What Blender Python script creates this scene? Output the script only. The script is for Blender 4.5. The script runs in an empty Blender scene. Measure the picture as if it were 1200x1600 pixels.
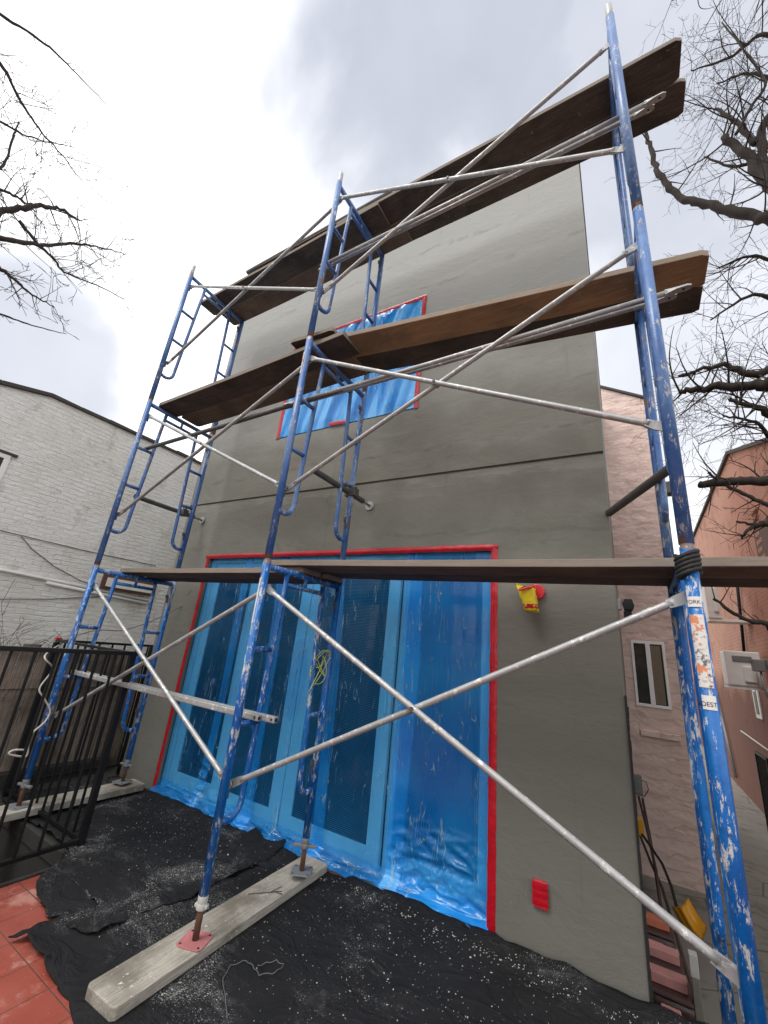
import bpy, bmesh, math, random
from mathutils import Vector, Matrix, noise
from mathutils.geometry import delaunay_2d_cdt
random.seed(7)
S = bpy.context.scene
COL = S.collection
PI = math.pi

# ------------------------------------------------------------------ camera
CR = Matrix(((0.8586, -0.5059, 0.0828), (0.5035, 0.8021, -0.3211), (0.0960, 0.3174, 0.9434)))
CC = Vector((1.9376, -1.7679, 1.2650)); FPX = 632.8
cam = bpy.data.cameras.new('camera'); camo = bpy.data.objects.new('camera', cam); COL.objects.link(camo)
r_ = CR @ Vector((1, 0, 0)); u_ = CR @ Vector((0, 0, 1)); b_ = -(CR @ Vector((0, 1, 0)))
r_.normalize(); u_.normalize(); b_.normalize()
camo.matrix_world = Matrix(((r_.x, u_.x, b_.x, CC.x), (r_.y, u_.y, b_.y, CC.y), (r_.z, u_.z, b_.z, CC.z), (0, 0, 0, 1)))
cam.sensor_fit = 'HORIZONTAL'; cam.sensor_width = 36; cam.lens = FPX * 36 / 1200
cam.clip_start = 0.05; cam.clip_end = 2000
S.camera = camo

def ray(px, py):
    return CR @ Vector(((px - 600) / FPX, 1.0, -(py - 800) / FPX))
def atx(px, py, X):
    d = ray(px, py); return CC + d * ((X - CC.x) / d.x)
def aty(px, py, Y):
    d = ray(px, py); return CC + d * ((Y - CC.y) / d.y)
def atz(px, py, Z):
    d = ray(px, py); return CC + d * ((Z - CC.z) / d.z)

# ------------------------------------------------------------------ exposure
S.view_settings.view_transform = 'Standard'; S.view_settings.look = 'None'
S.view_settings.exposure = 0.36; S.view_settings.gamma = 1.0
S.render.engine = 'CYCLES'
S.cycles.max_bounces = 8; S.cycles.transparent_max_bounces = 12

# ------------------------------------------------------------------ node helper
class N:
    def __init__(s, tree): s.t = tree; s.n = tree.nodes; s.l = tree.links
    def new(s, typ, ins=None, **kw):
        nd = s.n.new(typ)
        for k, v in kw.items(): setattr(nd, k, v)
        for k, v in (ins or {}).items(): s.set(nd.inputs[k], v)
        return nd
    def set(s, sock, v):
        if hasattr(v, 'is_output') or isinstance(v, bpy.types.NodeSocket): s.l.new(v, sock)
        elif isinstance(v, (tuple, list)) and len(v) == 3 and sock.type == 'RGBA': sock.default_value = (*v, 1)
        else: sock.default_value = v
    def math(s, op, a, b=0.0, c=None, clamp=False):
        nd = s.n.new('ShaderNodeMath'); nd.operation = op; nd.use_clamp = clamp
        s.set(nd.inputs[0], a); s.set(nd.inputs[1], b)
        if c is not None: s.set(nd.inputs[2], c)
        return nd.outputs[0]
    def mix(s, f, a, b):
        nd = s.n.new('ShaderNodeMix'); nd.data_type = 'RGBA'; nd.clamp_factor = True
        s.set(nd.inputs[0], f); s.set(nd.inputs[6], a); s.set(nd.inputs[7], b)
        return nd.outputs[2]
    def ramp(s, f, lo, hi, a=0.0, b=1.0):
        nd = s.n.new('ShaderNodeMapRange'); nd.interpolation_type = 'SMOOTHSTEP'
        s.set(nd.inputs[0], f)
        for i, v in enumerate((lo, hi, a, b)): s.set(nd.inputs[i + 1], v)
        return nd.outputs[0]
    def noise(s, vec, scale, detail=4, rough=.55, dist=0.0):
        nd = s.n.new('ShaderNodeTexNoise'); s.set(nd.inputs['Vector'], vec)
        nd.inputs['Scale'].default_value = scale; nd.inputs['Detail'].default_value = detail
        nd.inputs['Roughness'].default_value = rough; nd.inputs['Distortion'].default_value = dist
        return nd.outputs[0]
    def vor(s, vec, scale, feat='F1', rnd=1.0):
        nd = s.n.new('ShaderNodeTexVoronoi'); nd.feature = feat; s.set(nd.inputs['Vector'], vec)
        nd.inputs['Scale'].default_value = scale; nd.inputs['Randomness'].default_value = rnd
        return nd
    def coord(s, scale=(1, 1, 1), rot=(0, 0, 0), rnd=True, order=None):
        tc = s.n.new('ShaderNodeTexCoord'); v = tc.outputs['Object']
        if rnd:
            oi = s.n.new('ShaderNodeObjectInfo')
            a = s.n.new('ShaderNodeVectorMath'); a.operation = 'MULTIPLY_ADD'
            s.l.new(oi.outputs['Location'], a.inputs[0]); a.inputs[1].default_value = (3.1, 5.7, 2.3); s.l.new(v, a.inputs[2]); v = a.outputs[0]
        if order:
            sp = s.n.new('ShaderNodeSeparateXYZ'); s.l.new(v, sp.inputs[0])
            cb = s.n.new('ShaderNodeCombineXYZ')
            for i, ch in enumerate(order): s.l.new(sp.outputs['xyz'.index(ch)], cb.inputs[i])
            v = cb.outputs[0]
        m = s.n.new('ShaderNodeMapping'); s.l.new(v, m.inputs[0])
        m.inputs['Scale'].default_value = scale; m.inputs['Rotation'].default_value = rot
        return m.outputs[0]
    def bump(s, h, strength=.5, dist=.01, normal=None):
        nd = s.n.new('ShaderNodeBump'); nd.inputs['Strength'].default_value = strength; nd.inputs['Distance'].default_value = dist
        s.set(nd.inputs['Height'], h)
        if normal is not None: s.l.new(normal, nd.inputs['Normal'])
        return nd.outputs[0]

MATS = {}
def mat(name, fn):
    m = bpy.data.materials.new(name); m.use_nodes = True
    n = N(m.node_tree); bs = m.node_tree.nodes['Principled BSDF']
    fn(n, bs, m); MATS[name] = m; return m
def setp(n, bs, col=None, rough=None, metal=None, normal=None, spec=None, **kw):
    if col is not None: n.set(bs.inputs['Base Color'], col)
    if rough is not None: n.set(bs.inputs['Roughness'], rough)
    if metal is not None: n.set(bs.inputs['Metallic'], metal)
    if spec is not None: n.set(bs.inputs['Specular IOR Level'], spec)
    if normal is not None: n.set(bs.inputs['Normal'], normal)

# ------------------------------------------------------------------ world: overcast sky
SUN_DIR = Vector((-0.22, -0.48, 0.85)).normalized()
w = bpy.data.worlds.new('World'); S.world = w; w.use_nodes = True
wn = N(w.node_tree)
for nd in list(wn.n): wn.n.remove(nd)
tc = wn.new('ShaderNodeTexCoord'); D = tc.outputs['Generated']
sky = wn.new('ShaderNodeTexSky'); sky.sky_type = 'NISHITA'; sky.sun_disc = False
sky.sun_elevation = math.asin(SUN_DIR.z); sky.sun_rotation = math.atan2(SUN_DIR.x, SUN_DIR.y)
nz = wn.noise(D, 2.2, 5, .5, .4); nz2 = wn.noise(D, 6.0, 4, .5, .3)
def lobe(v, inner, outer, amt):
    d = Vector(v).normalized()
    dt = wn.new('ShaderNodeVectorMath', operation='DOT_PRODUCT'); wn.l.new(D, dt.inputs[0]); dt.inputs[1].default_value = d
    a = wn.math('ARCCOSINE', wn.math('MINIMUM', dt.outputs['Value'], .99999))
    a = wn.math('ADD', a, wn.math('MULTIPLY', wn.math('SUBTRACT', nz, .5), .75))
    a = wn.math('ADD', a, wn.math('MULTIPLY', wn.math('SUBTRACT', nz2, .5), .16))
    return wn.ramp(a, math.radians(inner), math.radians(outer), amt, 0.0)
gl = [lobe((-.20, .34, .90), 8, 26, .92), lobe((-.05, .52, .86), 10, 30, .85), lobe((.12, .45, .88), 14, 40, .85), lobe((.13, .80, .60), 8, 30, .70),
      lobe((-.90, .15, .40), 6, 18, .8), lobe((.45, .60, .66), 8, 34, .75), lobe((.1, -.5, .85), 10, 45, .5)]
g = gl[0]
for x in gl[1:]: g = wn.math('MAXIMUM', g, x)
g = wn.math('ADD', g, wn.math('MULTIPLY', wn.math('SUBTRACT', nz2, .5), .18), clamp=True)
ccol = wn.mix(g, (1.4, 1.4, 1.4), (.40, .43, .51))
sp = wn.new('ShaderNodeSeparateXYZ'); wn.l.new(D, sp.inputs[0])
dark = wn.ramp(sp.outputs[2], -.05, .0, 0.0, 1.0)
ccol = wn.mix(dark, (.12, .12, .115), ccol)
bg1 = wn.new('ShaderNodeBackground'); wn.l.new(sky.outputs[0], bg1.inputs[0]); bg1.inputs[1].default_value = .1
bg2 = wn.new('ShaderNodeBackground'); wn.l.new(ccol, bg2.inputs[0]); bg2.inputs[1].default_value = 1.05
mx = wn.new('ShaderNodeMixShader'); mx.inputs[0].default_value = .93
wn.l.new(bg1.outputs[0], mx.inputs[1]); wn.l.new(bg2.outputs[0], mx.inputs[2])
wo = wn.new('ShaderNodeOutputWorld'); wn.l.new(mx.outputs[0], wo.inputs[0])
sl = bpy.data.lights.new('sun', 'SUN'); sl.energy = 1.5; sl.angle = math.radians(26); sl.color = (1, .97, .93)
so = bpy.data.objects.new('sun', sl); COL.objects.link(so)
so.rotation_euler = (-SUN_DIR).to_track_quat('-Z', 'Y').to_euler()

# ------------------------------------------------------------------ mesh helper
class MB:
    def __init__(s): s.v = []; s.f = []; s.smooth = []
    def add(s, vs, fs, sm=False):
        o = len(s.v); s.v += [Vector(v) for v in vs]; s.f += [[i + o for i in f] for f in fs]; s.smooth += [sm] * len(fs); return s
    def box(s, a, b, rot=None, piv=None):
        (x0, y0, z0), (x1, y1, z1) = a, b
        vs = [Vector(p) for p in ((x0, y0, z0), (x1, y0, z0), (x1, y1, z0), (x0, y1, z0), (x0, y0, z1), (x1, y0, z1), (x1, y1, z1), (x0, y1, z1))]
        if rot is not None:
            p = Vector(piv) if piv is not None else (vs[0] + vs[6]) / 2
            vs = [rot @ (v - p) + p for v in vs]
        return s.add(vs, [(0, 3, 2, 1), (4, 5, 6, 7), (0, 1, 5, 4), (1, 2, 6, 5), (2, 3, 7, 6), (3, 0, 4, 7)])
    def path(s, pts, r, seg=10, caps=True, flat=None):
        pts = [Vector(p) for p in pts]; n = len(pts)
        rs = r if isinstance(r, (list, tuple)) else [r] * n
        T = []
        for i in range(n):
            t = pts[min(i + 1, n - 1)] - pts[max(i - 1, 0)]
            T.append(t.normalized() if t.length > 1e-9 else Vector((0, 0, 1)))
        up = Vector((0, 0, 1)) if abs(T[0].z) < .9 else Vector((0, 1, 0))
        nrm = T[0].cross(up).normalized(); vs = []; fs = []
        for i in range(n):
            nrm = (nrm - T[i] * nrm.dot(T[i]))
            nrm = nrm.normalized() if nrm.length > 1e-6 else T[i].orthogonal().normalized()
            bn = T[i].cross(nrm)
            for k in range(seg):
                a = 2 * PI * k / seg
                vs.append(pts[i] + nrm * (math.cos(a) * rs[i]) + bn * (math.sin(a) * rs[i]))
        for i in range(n - 1):
            for k in range(seg):
                k2 = (k + 1) % seg
                fs.append((i * seg + k, i * seg + k2, (i + 1) * seg + k2, (i + 1) * seg + k))
        s.add(vs, fs, True)
        if caps:
            o = len(s.v) - len(vs)
            s.f.append([o + k for k in range(seg)][::-1]); s.smooth.append(False)
            s.f.append([o + (n - 1) * seg + k for k in range(seg)]); s.smooth.append(False)
        return s
    def prism(s, poly, a, b, axis='z'):
        n = len(poly); vs = []
        for h in (a, b):
            for p in poly:
                vs.append({'z': (p[0], p[1], h), 'y': (p[0], h, p[1]), 'x': (h, p[0], p[1])}[axis])
        fs = [list(range(n))[::-1], [n + i for i in range(n)]] + [(i, (i + 1) % n, n + (i + 1) % n, n + i) for i in range(n)]
        return s.add(vs, fs)
    def build(s, name, m, parent=None, bevel=0, origin=None, fix=True):
        me = bpy.data.meshes.new(name)
        vs = s.v
        if parent is None:
            if origin is None:
                lo = Vector([min(v[i] for v in vs) for i in range(3)]); hi = Vector([max(v[i] for v in vs) for i in range(3)])
                origin = Vector(((lo.x + hi.x) / 2, (lo.y + hi.y) / 2, lo.z))
            vs = [v - Vector(origin) for v in vs]
        me.from_pydata([tuple(v) for v in vs], [], s.f)
        me.polygons.foreach_set('use_smooth', s.smooth)
        if fix:
            bm = bmesh.new(); bm.from_mesh(me); bmesh.ops.recalc_face_normals(bm, faces=bm.faces); bm.to_mesh(bm_me := me); bm.free()
        me.materials.append(m if not isinstance(m, str) else MATS[m])
        o = bpy.data.objects.new(name, me); COL.objects.link(o)
        if parent is not None: o.parent = parent
        else: o.location = origin
        if bevel:
            b = o.modifiers.new('bevel', 'BEVEL'); b.width = bevel; b.segments = 2; b.limit_method = 'ANGLE'
        return o
def tag(o, label=None, cat=None, group=None, kind=None):
    if label: o['label'] = label
    if cat: o['category'] = cat
    if group: o['group'] = group
    if kind: o['kind'] = kind
    return o
def thing(name, loc, label, cat, group=None, rz=0):
    o = bpy.data.objects.new(name, None); COL.objects.link(o); o.location = loc; o.rotation_euler = (0, 0, rz); o.empty_display_size = .1
    return tag(o, label, cat, group)
def copy_tree(src, loc, label, parent=None, rz=None):
    c = src.copy(); COL.objects.link(c); c.parent = parent
    if parent is None:
        c.location = loc; c['label'] = label
        if rz is not None: c.rotation_euler = (0, 0, rz)
    for ch in src.children: copy_tree(ch, None, None, c)
    return c
def fb(v, s=1.0): return noise.noise(Vector(v) * s)

# ------------------------------------------------------------------ materials
def paint_blue(base, faded, whitefac, rustfac):
    def fn(n, bs, m):
        v = n.coord((1, 1, 1)); vl = n.coord((1, 1, .35))
        c = n.mix(n.ramp(n.noise(vl, 5, 5), .35, .68), base, faded)
        c = n.mix(n.ramp(n.noise(v, 30, 6, .6), .45, .7, 0, .35), c, tuple(x * .45 for x in base))
        sz = n.new('ShaderNodeSeparateXYZ'); n.l.new(n.coord(rnd=False), sz.inputs[0])
        endz = n.math('MAXIMUM', n.ramp(sz.outputs[2], .07, .0, 0, .22), n.ramp(sz.outputs[2], 1.67, 1.72, 0, .2))
        rust = n.ramp(n.math('ADD', endz,  n.math('ADD', n.noise(v, 7, 6, .65), n.math('MULTIPLY', n.noise(v, 45, 3), .25))), rustfac, rustfac + .05)
        c = n.mix(rust, c, n.mix(n.noise(v, 60, 3), (.10, .05, .03), (.28, .17, .12)))
        wm = n.ramp(n.math('ADD', n.noise(n.coord((1.6, 1.6, .5)), 34, 8, .75, .3), n.math('MULTIPLY', n.noise(v, 3.2, 3), .45)), whitefac, whitefac + .05)
        c = n.mix(wm, c, n.mix(n.noise(v, 80, 3), (.33, .34, .35), (.62, .62, .60)))
        h = n.math('ADD', n.math('MULTIPLY', wm, .6), n.noise(v, 90, 4))
        setp(n, bs, c, n.mix(wm, (.33,) * 3, (.8,) * 3), 0, n.bump(h, .35, .003))
    return fn
mat('blue_paint_lower', paint_blue((.001, .080, .315), (.006, .145, .45), .765, .79))
mat('blue_paint_upper', paint_blue((.030, .105, .32), (.115, .21, .42), .80, .73))
def f(n, bs, m):
    v = n.coord(); vl = n.coord((1, 1, 1))
    c = n.mix(n.noise(v, 9, 6, .6), (.27, .27, .265), (.47, .47, .46))
    c = n.mix(n.ramp(n.noise(v, 30, 6, .7), .55, .68), c, (.78, .77, .74))
    c = n.mix(n.ramp(n.noise(v, 14, 5, .7), .64, .74), c, (.16, .14, .12))
    setp(n, bs, c, n.ramp(n.noise(v, 25, 4), .3, .7, .35, .58), .35, n.bump(n.noise(v, 120, 4), .25, .002))
mat('galvanised', f)
def f(n, bs, m):
    v = n.coord()
    c = n.mix(n.noise(v, 12, 6, .6), (.05, .048, .045), (.16, .155, .145))
    setp(n, bs, c, .55, .45, n.bump(n.noise(v, 100, 4), .3, .002))
mat('dark_steel', f)
def wood(a, b, dirt, speck, grain=1.0, axis=(0.7, 14, 14), edge=.75):
    def fn(n, bs, m):
        v = n.coord(axis); v0 = n.coord()
        g = n.noise(v, 6, 7, .65, 1.2)
        c = n.mix(n.ramp(g, .3, .7), a, b)
        fi = n.noise(n.coord(tuple(x * 3 for x in axis)), 14, 4, .7)
        c = n.mix(n.ramp(fi, .52, .75, 0, .55), c, tuple(x * .35 for x in a))
        c = n.mix(n.ramp(n.noise(v0, 3.3, 5, .6), .42, .68, 0, .8), c, dirt)
        sp = n.ramp(n.math('ADD', n.noise(v0, 36, 5, .7), n.math('MULTIPLY', n.noise(v0, 4, 2), .3)), .80, .86, 0, .75)
        c = n.mix(sp, c, speck)
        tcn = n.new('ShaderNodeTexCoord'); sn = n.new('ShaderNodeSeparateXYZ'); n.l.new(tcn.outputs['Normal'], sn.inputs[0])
        ed = n.ramp(n.math('ABSOLUTE', sn.outputs[2]), .35, .65, edge, 0)     # edge faces painted paler to imitate the skylight they catch
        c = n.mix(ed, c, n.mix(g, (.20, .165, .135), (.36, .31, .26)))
        setp(n, bs, c, .85, 0, n.bump(n.math('ADD', g, n.math('MULTIPLY', fi, .4)), .35 * grain, .004), .25)
    return fn
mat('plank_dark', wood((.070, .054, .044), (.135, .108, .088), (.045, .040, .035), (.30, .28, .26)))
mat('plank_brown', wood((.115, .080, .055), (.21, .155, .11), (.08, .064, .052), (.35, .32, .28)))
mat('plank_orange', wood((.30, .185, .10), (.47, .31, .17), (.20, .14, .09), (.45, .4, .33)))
mat('board_grey', wood((.26, .24, .20), (.46, .425, .365), (.13, .11, .085), (.80, .77, .72), 1, (14, .7, 14), 0))
mat('fence_wood', wood((.13, .10, .078), (.31, .25, .20), (.07, .06, .05), (.3, .27, .23), 1.3, (12, 12, .6), 0))
def f(n, bs, m):
    v = n.coord(rnd=False); vs = n.coord((.35, 1, 2.6), rnd=False)
    vb = n.coord((.7, 1, 1.3), rnd=False)
    big = n.noise(vb, 1.1, 6, .6, .8)
    c = n.mix(n.ramp(big, .32, .68), (.178, .173, .146), (.234, .229, .196))
    c = n.mix(n.ramp(n.noise(n.coord((.6, 1, 1.7), rnd=False), 1.9, 7, .62, 1.2), .55, .70, 0, .4), c, (.27, .268, .243))
    c = n.mix(n.ramp(n.noise(n.coord((.8, 1, 1.2), rnd=False), 3.4, 8, .7, 1.6), .60, .70, 0, .35), c, (.10, .098, .084))
    sp = n.new('ShaderNodeSeparateXYZ'); n.l.new(v, sp.inputs[0])
    z = sp.outputs[2]; x = sp.outputs[0]
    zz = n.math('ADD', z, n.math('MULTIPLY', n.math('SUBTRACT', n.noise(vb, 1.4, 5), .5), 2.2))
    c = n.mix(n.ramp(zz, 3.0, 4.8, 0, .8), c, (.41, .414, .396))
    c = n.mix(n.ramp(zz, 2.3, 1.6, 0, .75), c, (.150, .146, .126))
    # ragged edges left where each day's lift of plaster ended
    wz = n.math('ADD', z, n.math('MULTIPLY', n.math('SUBTRACT', n.noise(n.coord((.6, 1, 1), rnd=False), 2.6, 6, .65), .5), .30))
    lift = None
    for hh, am in ((3.16, 1.0), (3.82, .5), (4.32, .8), (5.02, .7), (5.55, .9), (2.36, .6)):
        d = n.math('SUBTRACT', wz, hh)
        dk = n.math('MULTIPLY', n.ramp(n.math('ABSOLUTE', d), .0, .030, am, 0), 1.0)
        lift = dk if lift is None else n.math('MAXIMUM', lift, dk)
    lmask = n.ramp(n.noise(n.coord((1, 1, .5), rnd=False), 2.3, 6, .7), .47, .60)
    lift = n.math('MULTIPLY', lift, lmask)
    c = n.mix(n.math('MULTIPLY', lift, .32), c, (.08, .078, .066))
    halo = n.math('MULTIPLY', n.ramp(n.math('ABSOLUTE', n.math('SUBTRACT', wz, 2.80)), 0, .13, 1, 0), n.ramp(n.noise(n.coord((.5, 1, 2.5), rnd=False), 4, 6, .7), .45, .62, 0, .45))
    c = n.mix(halo, c, (.34, .338, .31))
    # drips under the ties and platform lines, mixer splashes
    dr = n.ramp(n.noise(n.coord((9, 1, .45), rnd=False), 1.3, 4, .6), .62, .72, 0, .22)
    c = n.mix(dr, c, (.11, .108, .095))
    c = n.mix(n.ramp(n.math('ADD', n.noise(v, 42, 4, .7), n.math('MULTIPLY', n.noise(v, 1.2, 3), .3)), .86, .90, 0, .5), c, (.38, .37, .34))
    c = n.mix(n.ramp(n.noise(v, 70, 3, .6), .6, .8, 0, .25), c, (.09, .088, .077))
    h = n.math('ADD', n.math('MULTIPLY', n.noise(vb, 2.0, 6, .62, .6), 3.6), n.math('ADD', n.math('MULTIPLY', n.noise(n.coord((.6, 1, 1.5), rnd=False), 11, 6, .65, .8), 1.0), n.math('MULTIPLY', n.noise(v, 150, 3), .35)))
    h = n.math('SUBTRACT', h, n.math('MULTIPLY', lift, .35))
    setp(n, bs, c, .88, 0, n.bump(h, .45, .007), .3)
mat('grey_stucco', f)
def f(n, bs, m):
    v = n.coord(rnd=False, order='yzx')
    br = n.new('ShaderNodeTexBrick', {'Scale': 1.0, 'Mortar Size': .007, 'Mortar Smooth': .6, 'Brick Width': .20, 'Row Height': .064, 'Color1': (.9,) * 3, 'Color2': (.6,) * 3, 'Mortar': (0,) * 3})
    wv = n.new('ShaderNodeVectorMath', operation='MULTIPLY_ADD')
    nt = n.new('ShaderNodeTexNoise'); n.l.new(v, nt.inputs[0]); nt.inputs['Scale'].default_value = 6
    n.l.new(nt.outputs[1], wv.inputs[0]); wv.inputs[1].default_value = (.05, .05, 0); n.l.new(v, wv.inputs[2])
    n.l.new(wv.outputs[0], br.inputs['Vector'])
    vv = n.coord(rnd=False)
    c = n.mix(n.ramp(n.noise(vv, .9, 6, .6), .35, .65), (.77, .745, .695), (.88, .87, .835))
    c = n.mix(n.ramp(n.noise(vv, 3.0, 7, .7), .55, .66, 0, .5), c, (.50, .475, .43))
    c = n.mix(n.ramp(n.noise(n.coord((1, 1, .3), rnd=False), 1.6, 6, .7), .58, .72, 0, .55), c, (.38, .36, .33))
    c = n.mix(n.ramp(n.noise(vv, 9, 6, .75), .66, .72, 0, .7), c, (.30, .22, .18))
    c = n.mix(n.math('MULTIPLY', n.math('SUBTRACT', 1.0, br.outputs[1]), -0.0), c, c)
    c = n.mix(n.math('MULTIPLY', br.outputs[1], n.ramp(n.noise(vv, 2.2, 6, .7), .45, .7, .0, .22)), c, (.40, .38, .35))
    h = n.math('ADD', n.math('MULTIPLY', br.outputs[0], .5), n.math('MULTIPLY', n.noise(n.coord((1, .45, 1.6), rnd=False), 16, 7, .7), 2.6))
    h = n.math('SUBTRACT', h, n.math('MULTIPLY', br.outputs[1], .45))
    setp(n, bs, c, .9, 0, n.bump(h, .75, .014), .2)
mat('white_brick', f)
def f(n, bs, m):
    v = n.coord((1, 1, 1), rnd=False, order='xzy')
    v = n.coord((.45, 1, 1), rnd=False, order='xzy')
    wv = n.new('ShaderNodeTexWave', {'Scale': 1.9, 'Distortion': 5.5, 'Detail': 2, 'Detail Scale': 2.4, 'Detail Roughness': .6}, wave_type='BANDS', bands_direction='Y', wave_profile='SAW')
    n.l.new(v, wv.inputs[0])
    vv = n.coord(rnd=False)
    c = n.mix(n.noise(vv, 1.2, 6, .6), (.74, .55, .485), (.83, .66, .60))
    c = n.mix(n.ramp(n.noise(vv, 5, 6, .7), .58, .72, 0, .4), c, (.48, .34, .29))
    c = n.mix(n.ramp(wv.outputs[1], .0, .10, .55, 0), c, (.34, .23, .20))
    h = n.math('ADD', n.math('MULTIPLY', wv.outputs[1], n.ramp(n.noise(vv, 3.5, 3), .35, .65, .3, 1)), n.math('MULTIPLY', n.noise(vv, 30, 5), .12))
    setp(n, bs, c, .85, 0, n.bump(h, .8, .035), .3)
mat('pink_stucco', f)
def f(n, bs, m):
    v = n.coord(rnd=False, order='yzx'); vv = n.coord(rnd=False)
    br = n.new('ShaderNodeTexBrick', {'Scale': 1.0, 'Mortar Size': .006, 'Mortar Smooth': .4, 'Brick Width': .21, 'Row Height': .072, 'Color1': (.9,) * 3, 'Color2': (.6,) * 3, 'Mortar': (0,) * 3})
    n.l.new(v, br.inputs['Vector'])
    c = n.mix(n.noise(vv, .7, 6, .6), (.48, .24, .17), (.64, .37, .28))
    c = n.mix(n.ramp(n.noise(vv, 2.4, 7, .7), .5, .68, 0, .55), c, (.25, .12, .085))
    drip = n.noise(n.coord((1, 5, .35), rnd=False), 1.5, 6, .7)
    c = n.mix(n.ramp(drip, .60, .66, 0, .9), c, (.05, .04, .036))
    sp = n.new('ShaderNodeSeparateXYZ'); n.l.new(vv, sp.inputs[0])
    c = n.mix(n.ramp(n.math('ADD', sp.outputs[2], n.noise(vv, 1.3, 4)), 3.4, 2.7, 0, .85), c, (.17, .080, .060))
    c = n.mix(n.math('MULTIPLY', br.outputs[1], .4), c, (.2, .11, .09))
    h = n.math('SUBTRACT', n.math('MULTIPLY', n.noise(vv, 20, 6, .7), 1.0), n.math('MULTIPLY', br.outputs[1], .8))
    setp(n, bs, c, .9, 0, n.bump(h, .8, .012), .2)
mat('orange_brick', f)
def concrete(a, b, st):
    def fn(n, bs, m):
        v = n.coord(rnd=False)
        c = n.mix(n.noise(v, 1.1, 7, .65), a, b)
        c = n.mix(n.ramp(n.noise(v, 2.6, 7, .7), .52, .68, 0, .7), c, st)
        cr = n.vor(n.coord(rnd=False), .8, 'DISTANCE_TO_EDGE').outputs[0]
        c = n.mix(n.ramp(cr, 0, .012, .6, 0), c, (.03, .03, .027))
        setp(n, bs, c, .8, 0, n.bump(n.noise(v, 45, 6, .7), .5, .006), .3)
    return fn
mat('concrete', concrete((.20, .185, .155), (.33, .31, .27), (.11, .105, .085)))
mat('concrete_shaded', concrete((.022, .021, .019), (.05, .047, .042), (.015, .015, .013)))  # concrete copy darkened to put the stair pit's shade into its colour
mat('earth', concrete((.09, .08, .06), (.15, .135, .11), (.06, .06, .05)))
def f(n, bs, m):
    v = n.coord(rnd=False, rot=(0, 0, .0))
    br = n.new('ShaderNodeTexBrick', {'Scale': 1.0, 'Mortar Size': .0035, 'Mortar Smooth': .2, 'Brick Width': .205, 'Row Height': .205, 'Color1': (1,) * 3, 'Color2': (.6,) * 3, 'Mortar': (0,) * 3}, offset=0.0)
    n.l.new(v, br.inputs['Vector'])
    c = n.mix(n.noise(v, 5, 6, .6), (.23, .048, .032), (.35, .085, .058))
    c = n.mix(n.ramp(n.noise(v, 3.5, 6, .65), .54, .64, 0, .55), c, (.55, .30, .25))
    c = n.mix(n.ramp(n.noise(v, 30, 6, .7), .66, .72, 0, .6), c, (.6, .5, .45))
    c = n.mix(br.outputs[1], c, (.15, .055, .04))
    rg = n.ramp(n.noise(v, 4, 5), .35, .65, .22, .6)
    setp(n, bs, c, rg, 0, n.bump(n.math('SUBTRACT', n.math('MULTIPLY', n.noise(v, 30, 5), .25), br.outputs[1]), .5, .004))
mat('red_tile', f)
def f(n, bs, m):
    v = n.coord(rnd=False)
    c = n.mix(n.noise(v, 3.5, 6, .6), (.006, .006, .0065), (.020, .020, .022))
    cl = n.ramp(n.noise(v, 1.7, 6, .62, .5), .44, .66)
    dust = n.math('MULTIPLY', n.ramp(n.noise(n.coord((1, 1.9, 1), rot=(0, 0, .5), rnd=False), 5, 8, .74, .9), .50, .70), cl)
    c = n.mix(n.math('MULTIPLY', dust, .7), c, (.12, .12, .117))
    sm = n.math('MULTIPLY', n.ramp(n.noise(n.coord((2.4, 1, 1), rot=(0, 0, -.4), rnd=False), 9, 7, .75, 1.2), .635, .68), cl)
    c = n.mix(n.math('MULTIPLY', sm, .8), c, (.38, .375, .36))
    fine = n.ramp(n.math('ADD', n.noise(v, 170, 3, .7), n.math('MULTIPLY', cl, .16)), .70, .76, 0, .8)
    c = n.mix(fine, c, (.34, .335, .32))
    med = n.ramp(n.math('ADD', n.noise(v, 52, 6, .78, .6), n.math('MULTIPLY', cl, .13)), .715, .745, 0, .95)
    c = n.mix(med, c, (.46, .45, .42))
    rid = n.math('ABSOLUTE', n.math('SUBTRACT', n.noise(n.coord((1, 1.4, 1), rot=(0, 0, .7), rnd=False), 3.2, 4, .55, .8), .5))
    h = n.math('ADD', n.math('MULTIPLY', n.ramp(rid, 0, .09, 1, 0), 2.2), n.math('ADD', n.math('MULTIPLY', n.noise(v, 11, 6, .65), 3.0), n.math('MULTIPLY', n.noise(v, 240, 3), .8)))
    setp(n, bs, c, .85, 0, n.bump(h, .55, .007), .2)
mat('black_fabric', f)
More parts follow.
